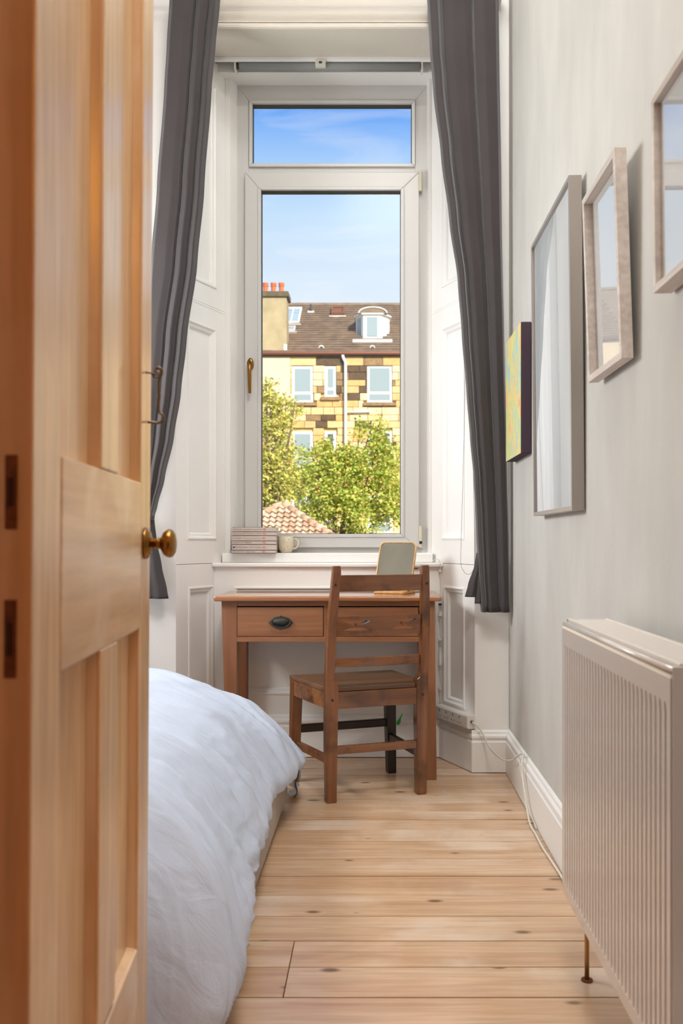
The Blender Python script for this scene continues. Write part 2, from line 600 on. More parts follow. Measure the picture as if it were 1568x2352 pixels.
# head of the window recess
mb = MB()
mb.box(-0.86, 0.44, YP, 3.98, 3.134, ZC)
struct('trim_1', mb, M_LINTEL, 'white painted lintel above the window recess', bevel=0.006)
mb = MB()
mb.tube([(-0.86, YP - 0.004, 3.145), (0.44, YP - 0.004, 3.145)], 0.013, 10)
mb.box(-0.86, 0.44, YP - 0.006, YP + 0.01, 3.162, 3.168)
struct('trim_2', mb, M_LINTEL, 'white bead moulding along the lintel', smooth=False)
mb = MB().box(-0.80, 0.37, 3.98, 3.996, 3.118, ZC).box(-0.80, 0.37, 4.058, 4.2, 3.104, ZC)
struct('trim_3', mb, M_TRIM, 'white fascia and head lining above the blind', bevel=0.003)

# panelled boards
def board(name, label, p0, p1, z0, z1, w0, w1, panels, thick=0.03):
    d = Vector((p1[0] - p0[0], p1[1] - p0[1], 0))
    Wd = d.length
    ang = math.atan2(d.y, d.x)
    m4 = Matrix.Translation((p0[0], p0[1], 0)) @ Matrix.Rotation(ang, 4, 'Z')
    mb = MB()
    mb.box(0, w0, 0, thick, z0, z1)
    mb.box(w1, Wd, 0, thick, z0, z1)
    zs = [z0] + [q for pn in panels for q in pn] + [z1]
    for a, b in zip(zs[0::2], zs[1::2]):
        mb.box(w0, w1, 0, thick, a, b)
    root = struct(name, mb, M_TRIM, label, mat4=m4)
    for a, b in panels:
        pn = obj('panel', MB().box(w0 - 0.002, w1 + 0.002, 0.016, thick, a - 0.002, b + 0.002), M_TRIM, root)
        mo = MB()
        def ring(i0, i1, dep0, dep1):
            o = [(w0 + i0, a + i0), (w1 - i0, a + i0), (w1 - i0, b - i0), (w0 + i0, b - i0)]
            q = [(w0 + i1, a + i1), (w1 - i1, a + i1), (w1 - i1, b - i1), (w0 + i1, b - i1)]
            for k in range(4):
                n = (k + 1) % 4
                mo.add([(o[k][0], dep0, o[k][1]), (o[n][0], dep0, o[n][1]), (q[n][0], dep1, q[n][1]), (q[k][0], dep1, q[k][1])], [(0, 1, 2, 3)])
        prof = [(-0.004, 0.0), (-0.003, -0.004), (0.004, -0.005), (0.009, 0.001), (0.013, 0.004), (0.020, 0.005), (0.024, 0.010), (0.027, 0.016)]
        for (i0, d0), (i1, d1) in zip(prof, prof[1:]):
            ring(i0, i1, d0, d1)
        obj('moulding', mo, M_TRIM, pn)
    return root

board('trim_4', 'left splayed shutter box with two white panels', (-0.842, YP), (-0.691, 4.12), 0.876, 3.14, 0.084, 0.30, [(0.985, 1.93), (2.12, 3.03)])
board('trim_5', 'right splayed shutter box with two white panels', (0.2575, 4.12), (0.419, YP), 0.876, 3.14, 0.105, 0.30, [(0.985, 1.93), (2.12, 3.03)])
board('trim_6', 'left dado panel below the sill', (-0.842, YP), (-0.728, YA), 0.0, 0.874, 0.092, 0.277, [(0.24, 0.772)])
board('trim_7', 'right dado panel below the sill', (0.297, YA), (0.419, YP), 0.0, 0.874, 0.03, 0.205, [(0.255, 0.77)])
board('trim_8', 'white panelled apron below the window behind the desk', (-0.728, YA), (0.297, YA), 0.0, 0.858, 0.094, 0.96, [(0.285, 0.765)])
# meeting rails of the shutters
for nm, p0, p1 in (('trim_9', (-0.842, YP), (-0.691, 4.12)), ('trim_10', (0.2575, 4.12), (0.419, YP))):
    d = Vector((p1[0] - p0[0], p1[1] - p0[1], 0))
    m4 = Matrix.Translation((p0[0], p0[1], 0)) @ Matrix.Rotation(math.atan2(d.y, d.x), 4, 'Z')
    struct(nm, MB().box(0.012, d.length - 0.002, -0.0015, 0.002, 2.018, 2.021).box(0.012, d.length - 0.002, -0.0015, 0.002, 2.028, 2.030), M_TRIM, 'fine joint between the shutter leaves, ' + ('left' if nm == 'trim_9' else 'right'), mat4=m4)

# window stool and inner lining
mb = MB().box(-0.735, 0.305, 4.012, 4.2, 0.858, 0.876)
struct('trim_11', mb, M_TRIM, 'white painted window sill nosing', bevel=0.005)
mb = MB().box(-0.70, 0.262, 4.07, 4.2, 0.876, 0.92)
struct('trim_12', mb, M_TRIM, 'raised white ledge under the window frame', bevel=0.005)
for nm, sgn, pts in (('trim_13', 'left', [(-0.70, 4.12), (-0.691, 4.112), (-0.668, 4.108), (-0.664, 4.118), (-0.645, 4.172), (-0.645, 4.2), (-0.70, 4.2)]),
                     ('trim_14', 'right', [(0.268, 4.12), (0.258, 4.112), (0.247, 4.108), (0.245, 4.118), (0.24, 4.172), (0.24, 4.2), (0.268, 4.2)])):
    struct(nm, MB().prism(pts, lambda u, v, h: (u, v, h), 0.90, 3.12), M_TRIM, 'white %s lining strip beside the window frame' % sgn)

# skirting
SKP = [(0, 0), (0.018, 0), (0.018, 0.128), (0.0125, 0.133), (0.0125, 0.138), (0.017, 0.146), (0.0165, 0.155), (0.010, 0.163), (0.008, 0.172), (0.003, 0.178), (0, 0.178)]
def skirt(name, label, p0, p1, parent=None, k=1.0):
    """runs from p0 to p1; the room lies on the right of that direction"""
    d = Vector((p1[0] - p0[0], p1[1] - p0[1], 0))
    m4 = Matrix.Translation((p0[0], p0[1], 0)) @ Matrix.Rotation(math.atan2(d.y, d.x), 4, 'Z')
    ln = d.length
    mb = MB().prism([(u, v * k) for u, v in SKP], lambda u, v, h: (h, -u, v + 0.003), 0, ln)
    return struct(name, mb, M_TRIM, label, mat4=m4)
skirt('baseboard_right', 'white moulded skirting along the right wall', (XR, YP), (XR, 0.86))
skirt('baseboard_back', 'white skirting under the window behind the desk', (-0.728, YA), (0.297, YA), k=1.06)
skirt('baseboard_splay', 'white skirting below the socket strip', (0.297, YA), (0.419, YP), k=0.98)
skirt('baseboard_pier', 'white skirting block on the narrow pier', (0.405, YP), (XR, YP), k=0.98)
skirt('baseboard_splay_far', 'white skirting under the left dado panel', (-0.842, YP), (-0.728, YA), k=0.98)
skirt('baseboard_bedside', 'white skirting behind the bed', (XL, YP), (-0.842, YP), k=0.98)
skirt('baseboard_left', 'white skirting along the left wall', (XL, 0.86), (XL, YP), k=0.98)

# ---------------------------------------------------------------- window
win = thing('window_1', 'tall white casement window with a fixed light above', None, (-0.2, YF, 0.92), kind='structure')
def frame_ring(x0, x1, z0, z1, wl, wr, wb, wt, y0, y1):
    mb = MB()
    mb.hexa([(x0, y0, z0), (x0 + wl, y0, z0 + wb), (x0 + wl, y1, z0 + wb), (x0, y1, z0)], [(x0, y0, z1), (x0 + wl, y0, z1 - wt), (x0 + wl, y1, z1 - wt), (x0, y1, z1)])
    mb.hexa([(x1 - wr, y0, z0 + wb), (x1, y0, z0), (x1, y1, z0), (x1 - wr, y1, z0 + wb)], [(x1 - wr, y0, z1 - wt), (x1, y0, z1), (x1, y1, z1), (x1 - wr, y1, z1 - wt)])
    mb.add([(x0, y0, z0), (x1, y0, z0), (x1 - wr, y0, z0 + wb), (x0 + wl, y0, z0 + wb), (x0, y1, z0), (x1, y1, z0), (x1 - wr, y1, z0 + wb), (x0 + wl, y1, z0 + wb)],
           [(0, 1, 2, 3), (7, 6, 5, 4), (0, 4, 5, 1), (1, 5, 6, 2), (2, 6, 7, 3), (3, 7, 4, 0)])
    mb.add([(x0 + wl, y0, z1 - wt), (x1 - wr, y0, z1 - wt), (x1, y0, z1), (x0, y0, z1), (x0 + wl, y1, z1 - wt), (x1 - wr, y1, z1 - wt), (x1, y1, z1), (x0, y1, z1)],
           [(0, 1, 2, 3), (7, 6, 5, 4), (0, 4, 5, 1), (1, 5, 6, 2), (2, 6, 7, 3), (3, 7, 4, 0)])
    return mb
obj('outer_frame', frame_ring(-0.66, 0.252, 0.912, 3.115, 0.068, 0.066, 0.05, 0.082, YF, YF + 0.06), M_UPVC, win, world=True, bevel=0.002)
obj('transom', MB().box(-0.60, 0.19, YF + 0.001, YF + 0.06, 2.66, 2.728), M_UPVC, win, world=True, bevel=0.002)
def glazing(x0, x1, z0, z1, y, parent):
    b_ = obj('glazing_bead', frame_ring(x0 - 0.016, x1 + 0.016, z0 - 0.016, z1 + 0.016, 0.016, 0.016, 0.016, 0.016, y - 0.012, y + 0.03), M_UPVC, parent, world=True, bevel=0.003)
    obj('gasket', frame_ring(x0 - 0.001, x1 + 0.001, z0 - 0.001, z1 + 0.001, 0.0035, 0.0035, 0.0035, 0.0075, y + 0.004, y + 0.03), M_GASKET, parent, world=True)
    obj('pane', MB().add([(x0 - 0.001, y + 0.014, z0 - 0.001), (x1 + 0.001, y + 0.014, z0 - 0.001), (x1 + 0.001, y + 0.014, z1 + 0.001), (x0 - 0.001, y + 0.014, z1 + 0.001)], [(0, 1, 2, 3)]), M_GLASS, parent, world=True)
glazing(-0.5736, 0.169, 2.735, 3.014, YF, win)
sash = obj('sash', frame_ring(-0.6066, 0.2025, 0.945, 2.688, 0.0625, 0.0725, 0.051, 0.071, YF - 0.025, YF + 0.03), M_UPVC, win, world=True, bevel=0.003)
glazing(-0.531, 0.117, 1.007, 2.604, YF - 0.018, sash)
# handle on the left stile, hinges on the right
hd = obj('handle', MB().tube([(-0.580, YF - 0.06, 1.80), (-0.580, YF - 0.062, 1.76), (-0.5795, YF - 0.062, 1.70), (-0.579, YF - 0.058, 1.655)], [0.0105, 0.0095, 0.0085, 0.0065], 10), M_BRASS, sash, world=True, smooth=True)
rose = MB().lathe([(0.0165, 0.0), (0.0165, 0.006), (0.013, 0.010), (0.010, 0.012)], 24, lambda x, y_, h: (-0.580 + x * 0.95, YF - 0.025 - h, 1.795 + y_ * 1.75))
rose.tube([(-0.580, YF - 0.03, 1.795), (-0.580, YF - 0.066, 1.797)], 0.0105, 12)
obj('handle_rose', rose, M_BRASS, hd, world=True, smooth=True)
for za, zb in ((2.60, 2.69), (0.945, 1.045)):
    h = MB().tube([(0.2095, YF - 0.026, za), (0.2095, YF - 0.026, zb)], 0.0075, 12)
    h.tube([(0.2095, YF - 0.026, (za + zb) / 2 - 0.002), (0.2095, YF - 0.026, (za + zb) / 2 + 0.002)], 0.0085, 12)
    obj('hinge', h, M_BONE, win, world=True)
obj('hinge_screw', MB().box(0.203, 0.216, YF - 0.037, YF - 0.030, 0.962, 0.974), M_BLACK, win, world=True)

# ---------------------------------------------------------------- door
DA = math.atan2(0.0786, 0.9969)
droot = thing('door_1', 'stripped pine panelled door standing open on the left', None, (-0.3380, 0.8633, 0.008), kind='structure',
              rot=Matrix.Rotation(0.0068, 4, 'Y') @ Matrix.Rotation(DA, 4, 'Z'))
# local: y along the leaf from the hinge, x = 0 the face seen, leaf lies at negative x
T = 0.038
def dbox(name, y0, y1, z0, z1, mat, x0=-T, x1=0.0, bevel=0.003):
    return obj(name, MB().box(x0, x1, y0, y1, z0, z1), mat, droot, bevel=bevel)
DW = 0.657
dbox('stile', 0, 0.1005, 0, 2.02, M_PINE)
dbox('stile', 0.567, DW, 0, 2.02, M_PINE)
dbox('muntin', 0.291, 0.397, 0.325, 0.83, M_PINE)
dbox('muntin', 0.291, 0.397, 1.064, 1.90, M_PINE)
dbox('lock_rail', 0.1005, 0.567, 0.829, 1.0636, M_PINE_H, -T + 0.001, 0.001)
dbox('bottom_rail', 0.1005, 0.567, 0.0, 0.318, M_PINE_H)
dbox('top_rail', 0.1005, 0.567, 1.90, 2.02, M_PINE_H)
for y0, y1 in ((0.1005, 0.291), (0.397, 0.567)):
    for z0, z1 in ((0.318, 0.829), (1.0636, 1.90)):
        pn = dbox('panel', y0 - 0.004, y1 + 0.004, z0 - 0.004, z1 + 0.004, M_PINE, -T + 0.012, -0.017, 0.0)
        mo = MB()
        for (a, b) in ((0.0, 0.0),):
            i = 0.0035
            o_ = [(y0, z0), (y1, z0), (y1, z1), (y0, z1)]
            q_ = [(y0 + i, z0 + i), (y1 - i, z0 + i), (y1 - i, z1 - i), (y0 + i, z1 - i)]
            for k in range(4):
                n = (k + 1) % 4
                mo.add([(-0.005, *o_[k]), (-0.005, *o_[n]), (-0.0168, *q_[n]), (-0.0168, *q_[k])], [(0, 1, 2, 3)])
        obj('panel_moulding', mo, M_PINE, pn)
# old lock mortises in the hinge edge
for z0, z1 in ((0.982, 1.054), (0.838, 0.914)):
    pl = obj('mortise_plate', MB().box(-0.0265, -0.0145, -0.0012, 0.004, z0, z1), M_RUST, droot, bevel=0.001)
    obj('mortise_slot', MB().box(-0.0235, -0.0175, -0.0018, 0.003, z0 + 0.022, z1 - 0.022), M_SLOT, pl)
# knob
kz, ky = 0.966, 0.605
kb = MB().lathe([(0.0, 0.0), (0.0255, 0.0), (0.0262, 0.0025), (0.024, 0.005), (0.020, 0.006), (0.0195, 0.0085), (0.012, 0.010), (0.0085, 0.013)], 32, lambda x, y_, h: (h + 0.0005, ky + x, kz + y_))
rs = obj('knob_rose', kb, M_BRASS, droot, smooth=True)
kb = MB().lathe([(0.008, 0.008), (0.0078, 0.019), (0.010, 0.022), (0.0085, 0.024), (0.012, 0.027), (0.019, 0.030), (0.0232, 0.035), (0.0238, 0.040), (0.022, 0.045), (0.016, 0.049), (0.008, 0.0508), (0.0005, 0.051)], 32,
                lambda x, y_, h: (h + 0.0005, ky + x, kz + y_))
obj('knob', kb, M_BRASS, droot, smooth=True)
# cabin hook on the stile
hk = MB().tube(catmull([(0.001, 0.600, 1.246), (0.010, 0.606, 1.246), (0.016, 0.61, 1.2445)], 4), 0.0018, 8)
hk.tube([(0.016 + 0.0055 * math.cos(a), 0.61, 1.2445 + 0.0055 * math.sin(a)) for a in [k * math.pi / 6 for k in range(12)]], 0.0017, 6, closed=True)
eye = obj('hook_eye', hk, M_STEEL, droot, smooth=True)
hk = MB().tube(catmull([(0.014, 0.614, 1.252), (0.019, 0.614, 1.257), (0.0245, 0.615, 1.252), (0.0225, 0.616, 1.243), (0.0195, 0.617, 1.235), (0.0195, 0.618, 1.215), (0.0205, 0.618, 1.210), (0.0195, 0.618, 1.205),
                         (0.0195, 0.618, 1.185), (0.026, 0.618, 1.179), (0.027, 0.618, 1.171), (0.019, 0.618, 1.166), (0.010, 0.617, 1.1665), (0.001, 0.616, 1.167)], 4), 0.0024, 8)
obj('cabin_hook', hk, M_STEEL, droot, smooth=True)

# ================================================================== FURNITURE
# ---------------------------------------------------------------- desk
desk = thing('writing_desk', 'small brown wooden writing desk with two drawers under the window', 'desk', (-0.19, 3.83, 0))
def tapered(x0, x1, y0, y1, z1, tx0, tx1, ty0, ty1):
    """leg: top rectangle, then foot rectangle"""
    return MB().hexa([(tx0, ty0, 0), (tx1, ty0, 0), (tx1, ty1, 0), (tx0, ty1, 0)], [(x0, y0, z1), (x1, y0, z1), (x1, y1, z1), (x0, y1, z1)])
FY = 3.662
obj('tabletop', MB().box(-0.6596, 0.271, 3.635, 4.012, 0.729, 0.75), M_DESKTOP, desk, world=True, bevel=0.006)
obj('leg', tapered(-0.632, -0.568, FY, FY + 0.06, 0.729, -0.612, -0.570, FY + 0.006, FY + 0.05), M_DESK, desk, world=True, bevel=0.002)
obj('leg', tapered(0.178, 0.243, FY, FY + 0.06, 0.729, 0.209, 0.250, FY - 0.02, FY + 0.024), M_DESK, desk, world=True, bevel=0.002)
obj('leg', tapered(-0.632, -0.568, 3.94, 4.0, 0.729, -0.612, -0.570, 3.955, 3.998), M_DESK, desk, world=True, bevel=0.002)
obj('leg', tapered(0.178, 0.243, 3.94, 4.0, 0.729, 0.209, 0.250, 3.955, 3.998), M_DESK, desk, world=True, bevel=0.002)
obj('top_rail', MB().box(-0.57, 0.18, FY + 0.003, FY + 0.05, 0.708, 0.729), M_DESK_H, desk, world=True, bevel=0.001)
obj('bottom_rail', MB().box(-0.57, 0.18, FY + 0.002, FY + 0.05, 0.561, 0.582), M_DESK_H, desk, world=True, bevel=0.001)
obj('divider', MB().box(-0.212, -0.192, FY + 0.003, FY + 0.05, 0.582, 0.708), M_DESK, desk, world=True)
obj('carcass_back', MB().box(-0.57, 0.18, FY + 0.052, FY + 0.06, 0.565, 0.729), M_BLACK, desk, world=True)
obj('side_panel', MB().box(-0.60, -0.58, FY + 0.05, 3.95, 0.565, 0.729), M_DESK_H, desk, world=True)
obj('side_panel', MB().box(0.195, 0.215, FY + 0.05, 3.95, 0.565, 0.729), M_DESK_H, desk, world=True)
obj('back_panel', MB().box(-0.57, 0.18, 3.975, 3.99, 0.565, 0.729), M_DESK_H, desk, world=True)
for x0, x1 in ((-0.5675, -0.2145), (-0.1895, 0.1765)):
    dr = obj('drawer', MB().box(x0, x1, FY + 0.003, FY + 0.04, 0.584, 0.7035), M_DESK_H, desk, world=True, bevel=0.0015)
    cx, cz = (x0 + x1) / 2 + 0.003, 0.641
    bp = MB()
    # pierced oval back plate with cast points
    n = 64
    rim = []
    for k in range(n):
        a = 2 * math.pi * k / n
        sp = 1.0
        for q in (0, math.pi / 2, math.pi, 3 * math.pi / 2):
            dd = abs((a - q + math.pi) % (2 * math.pi) - math.pi)
            sp += max(0, 0.10 - dd) * 1.5
        rim.append((0.0445 * math.cos(a) * sp, 0.025 * math.sin(a) * sp))
    bp.loft([[(cx + u, FY + 0.003, cz + v) for u, v in rim], [(cx + u, FY - 0.001, cz + v) for u, v in rim],
             [(cx + u * 0.92, FY - 0.003, cz + v * 0.92) for u, v in rim]])
    pl = obj('drawer_pull', bp, M_IRON, dr, world=True)
    cup = MB().lathe([(1.0, 0.0), (0.96, 0.004), (0.85, 0.009), (0.6, 0.014), (0.3, 0.0165), (0.01, 0.017)], 32,
                     lambda x, y_, h: (cx + x * 0.034, FY - 0.002 - h, cz + 0.004 + y_ * 0.0175))
    cup.tube([(cx + 0.040 * math.cos(a), FY - 0.010 - 0.006 * abs(math.sin(a)), cz + 0.002 + 0.0235 * math.sin(a)) for a in [math.pi + math.pi * k / 16 for k in range(17)]], 0.0026, 8)
    obj('pull_bail', cup, M_IRON, dr, world=True, smooth=True)

# ---------------------------------------------------------------- chair
chair = thing('dining_chair', 'old brown wooden ladder-back chair pushed up to the desk', 'chair', (0.004, 3.392, 0), math.radians(19.4))
def yb(z):           # rake of the back
    return 0.0 if z < 0.43 else -0.055 * ((z - 0.43) / 0.45) ** 1.15
def post(sx):
    rings = []
    for z, xi, xo, d0, d1 in ((0.0, 0.162, 0.200, -0.016, 0.022), (0.2, 0.160, 0.204, -0.019, 0.022), (0.415, 0.156, 0.2045, -0.022, 0.022), (0.445, 0.157, 0.2045, -0.021, 0.022),
                              (0.452, 0.168, 0.2045, -0.020, 0.020), (0.47, 0.172, 0.2045, -0.020, 0.019), (0.65, 0.170, 0.2035, -0.018, 0.015), (0.86, 0.160, 0.191, -0.014, 0.012), (0.884, 0.162, 0.190, -0.010, 0.010)):
        o = yb(z)
        q = [(xi, d0 + o, z), (xo, d0 + o, z), (xo, d1 + o, z), (xi, d1 + o, z)]
        rings.append([(p[0] * sx, p[1], p[2]) for p in q])
    return MB().loft(rings)
for sx in (-1, 1):
    obj('back_post', post(sx), M_CHAIR, chair, bevel=0.003)
FX0, FX1, FYL = -0.252, 0.198, 0.345      # front corners
def fleg(xa, xb, xfa, xfb):
    return MB().hexa([(xfa, FYL - 0.032, 0), (xfb, FYL - 0.032, 0), (xfb, FYL + 0.006, 0), (xfa, FYL + 0.006, 0)],
                     [(xa, FYL - 0.036, 0.415), (xb, FYL - 0.036, 0.415), (xb, FYL + 0.008, 0.415), (xa, FYL + 0.008, 0.415)])
obj('front_leg', fleg(FX0 + 0.002, FX0 + 0.047, FX0 - 0.006, FX0 + 0.032), M_CHAIR, chair, bevel=0.003)
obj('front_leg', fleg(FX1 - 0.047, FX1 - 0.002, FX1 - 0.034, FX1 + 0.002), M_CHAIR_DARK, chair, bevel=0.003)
# seat and its rails
mb = MB().hexa([(-0.207, 0.022, 0.412), (0.207, 0.022, 0.412), (FX1, FYL + 0.012, 0.412), (FX0, FYL + 0.012, 0.412)],
               [(-0.205, 0.020, 0.431), (0.205, 0.020, 0.431), (FX1, FYL + 0.012, 0.428), (FX0, FYL + 0.012, 0.428)])
mb2 = MB().box(-0.157, 0.157, -0.012, 0.03, 0.412, 0.431)
mb.add(mb2.v, mb2.f)
obj('seat', mb, M_SEAT, chair, bevel=0.004)
obj('seat_rail', MB().box(-0.160, 0.160, -0.017, 0.012, 0.350, 0.412), M_CHAIR_H, chair, bevel=0.002)
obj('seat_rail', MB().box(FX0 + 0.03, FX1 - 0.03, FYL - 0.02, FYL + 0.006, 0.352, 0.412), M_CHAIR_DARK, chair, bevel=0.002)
def side_bar(xr, xf, z0, z1, t):
    return MB().hexa([(xr, 0.01, z0), (xr + t, 0.01, z0), (xf + t, FYL - 0.02, z0), (xf, FYL - 0.02, z0)], [(xr, 0.01, z1), (xr + t, 0.01, z1), (xf + t, FYL - 0.02, z1), (xf, FYL - 0.02, z1)])
obj('seat_rail', side_bar(-0.201, FX0 + 0.004, 0.350, 0.412, 0.026), M_CHAIR_H, chair, bevel=0.002)
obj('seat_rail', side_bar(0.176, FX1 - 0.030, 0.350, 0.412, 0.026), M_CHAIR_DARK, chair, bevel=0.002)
obj('stretcher', MB().box(-0.162, 0.162, -0.012, 0.010, 0.178, 0.208), M_CHAIR_H, chair, bevel=0.003)
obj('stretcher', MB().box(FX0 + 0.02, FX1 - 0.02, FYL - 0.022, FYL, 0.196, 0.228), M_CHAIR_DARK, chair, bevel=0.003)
obj('stretcher', side_bar(-0.190, FX0 + 0.010, 0.138, 0.168, 0.020), M_CHAIR_H, chair, bevel=0.003)
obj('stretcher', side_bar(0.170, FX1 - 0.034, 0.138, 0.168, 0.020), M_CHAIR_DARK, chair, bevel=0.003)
# ladder rails, bowed backwards
def bow(x, hw=0.17):
    return -0.014 * (1 - (x / hw) ** 2)
def ladder(z0, z1, hw, t=0.016):
    n = 14
    rings = []
    for k in range(n + 1):
        x = -hw + 2 * hw * k / n
        o = bow(x)
        rings.append([(x, yb(z0) + o - t / 2, z0), (x, yb(z0) + o + t / 2, z0), (x, yb(z1) + o + t / 2, z1), (x, yb(z1) + o - t / 2, z1)])
    return MB().loft(rings)
obj('top_rail', ladder(0.789, 0.850, 0.168, 0.018), M_CHAIR_H, chair, bevel=0.002)
obj('lower_rail', ladder(0.505, 0.540, 0.172, 0.016), M_CHAIR_H, chair, bevel=0.002)
# pierced middle rail
Z0, Z1, HW = 0.622, 0.696, 0.171
def pierced():
    mb = MB()
    n = 72
    t = 0.018
    xs = [-HW + 2 * HW * k / n for k in range(n + 1)]
    def bounds(x):
        lo = [0.648, 0.648]
        up = [0.6795, 0.6795]
        for c in (-0.092, 0.090):
            q = (x - c) / 0.056
            if abs(q) < 1:
                lo = [0.6405, 0.6405 + 0.014 * (1 - q * q)]
                up = [0.6795 - 0.0165 * (1 - q * q), 0.6805]
                return lo, up
        return None
    def slab(xa, xb, a0, a1, b0, b1):
        if a1 - a0 < 1e-5 and b1 - b0 < 1e-5:
            return
        q = []
        for x, z0, z1 in ((xa, a0, a1), (xb, b0, b1)):
            o = bow(x)
            q.append([(x, yb(z0) + o - t / 2, z0), (x, yb(z0) + o + t / 2, z0), (x, yb(z1) + o + t / 2, z1), (x, yb(z1) + o - t / 2, z1)])
        mb.loft(q)
    for xa, xb in zip(xs, xs[1:]):
        A, B = bounds(xa), bounds(xb)
        if A is None and B is None:
            slab(xa, xb, Z0, Z1, Z0, Z1)
        else:
            fl_ = 0.6405
            tp_ = 0.6800
            A = A or ([fl_, fl_], [tp_, tp_])
            B = B or ([fl_, fl_], [tp_, tp_])
            slab(xa, xb, Z0, A[0][0], Z0, B[0][0])
            slab(xa, xb, A[0][1], A[1][0], B[0][1], B[1][0])
            slab(xa, xb, A[1][1], Z1, B[1][1], Z1)
    return mb
obj('pierced_rail', pierced(), M_CHAIR_H, chair)
for c in (-0.092, 0.090):
    o = bow(c) + yb(0.66)
    obj('boss', MB().box(c - 0.0045, c + 0.0045, o - 0.0145, o + 0.011, 0.6585, 0.6695), M_CHAIR, chair, bevel=0.001)
for sx in (-1, 1):
    for z in (0.815, 0.385):
        yy = yb(z) - (0.0165 if z > 0.5 else 0.0225)
        obj('peg', MB().tube([(sx * 0.181, yy - 0.001, z), (sx * 0.181, yy + 0.006, z)], 0.0045, 10), M_CHAIR_DARK, chair)

# ---------------------------------------------------------------- bed and duvet
bed = thing('bed', 'low bed with a beige fabric base below the white duvet', 'bed', (-0.95, 2.5, 0))
obj('bed_base', MB().box(-1.56, -0.328, 1.78, 3.335, 0.02, 0.17), M_BEDBASE, bed, world=True, bevel=0.012, seg=3)
obj('mattress', MB().box(-1.54, -0.47, 1.86, 3.26, 0.17, 0.40), M_BEDBASE, bed, world=True, bevel=0.05, seg=4)
for x in (-1.45, -0.44):
    for y in (1.9, 3.2):
        obj('foot', MB().lathe([(0.022, 0.0), (0.026, 0.02)], 12, lambda a, b, h: (x + a, y + b, h)), M_BLACK, bed, world=True)

PROF = {   # cross-sections of the duvet from the wall side to its hem: (x, z)
    1.80: [(-1.58, 0.50), (-1.2, 0.545), (-0.85, 0.545), (-0.64, 0.525), (-0.49, 0.475), (-0.395, 0.40), (-0.325, 0.31), (-0.285, 0.22), (-0.262, 0.15), (-0.268, 0.095)],
    2.20: [(-1.58, 0.50), (-1.2, 0.545), (-0.85, 0.535), (-0.66, 0.505), (-0.53, 0.455), (-0.44, 0.385), (-0.380, 0.305), (-0.340, 0.235), (-0.316, 0.19), (-0.320, 0.15)],
    2.80: [(-1.58, 0.50), (-1.2, 0.54), (-0.85, 0.525), (-0.66, 0.49), (-0.54, 0.44), (-0.45, 0.37), (-0.390, 0.30), (-0.350, 0.235), (-0.326, 0.19), (-0.330, 0.15)],
    3.32: [(-1.58, 0.48), (-1.2, 0.53), (-0.85, 0.520), (-0.66, 0.477), (-0.52, 0.415), (-0.43, 0.355), (-0.360, 0.295), (-0.308, 0.228), (-0.276, 0.175), (-0.286, 0.140)],
}
KEYS = sorted(PROF)
NU = 230
def resample(poly, n):
    P = [Vector((a, b)) for a, b in poly]
    P3 = catmull([(p.x, p.y, 0) for p in P], 10)
    L_ = [0.0]
    for a, b in zip(P3, P3[1:]):
        L_.append(L_[-1] + (b - a).length)
    out_, j = [], 0
    for k in range(n + 1):
        s = L_[-1] * (k / n)
        while j < len(L_) - 2 and L_[j + 1] < s:
            j += 1
        t = (s - L_[j]) / max(1e-9, L_[j + 1] - L_[j])
        p = P3[j].lerp(P3[j + 1], min(1, max(0, t)))
        out_.append((p.x, p.y))
    return out_
RS = {k: resample(PROF[k], NU) for k in KEYS}
def section(i, y):
    y = min(max(y, KEYS[0]), KEYS[-1])
    for a, b in zip(KEYS, KEYS[1:]):
        if y <= b:
            t = (y - a) / (b - a)
            t = t * t * (3 - 2 * t)
            p, q = RS[a][i], RS[b][i]
            return p[0] + (q[0] - p[0]) * t, p[1] + (q[1] - p[1]) * t
    return RS[KEYS[-1]][i]
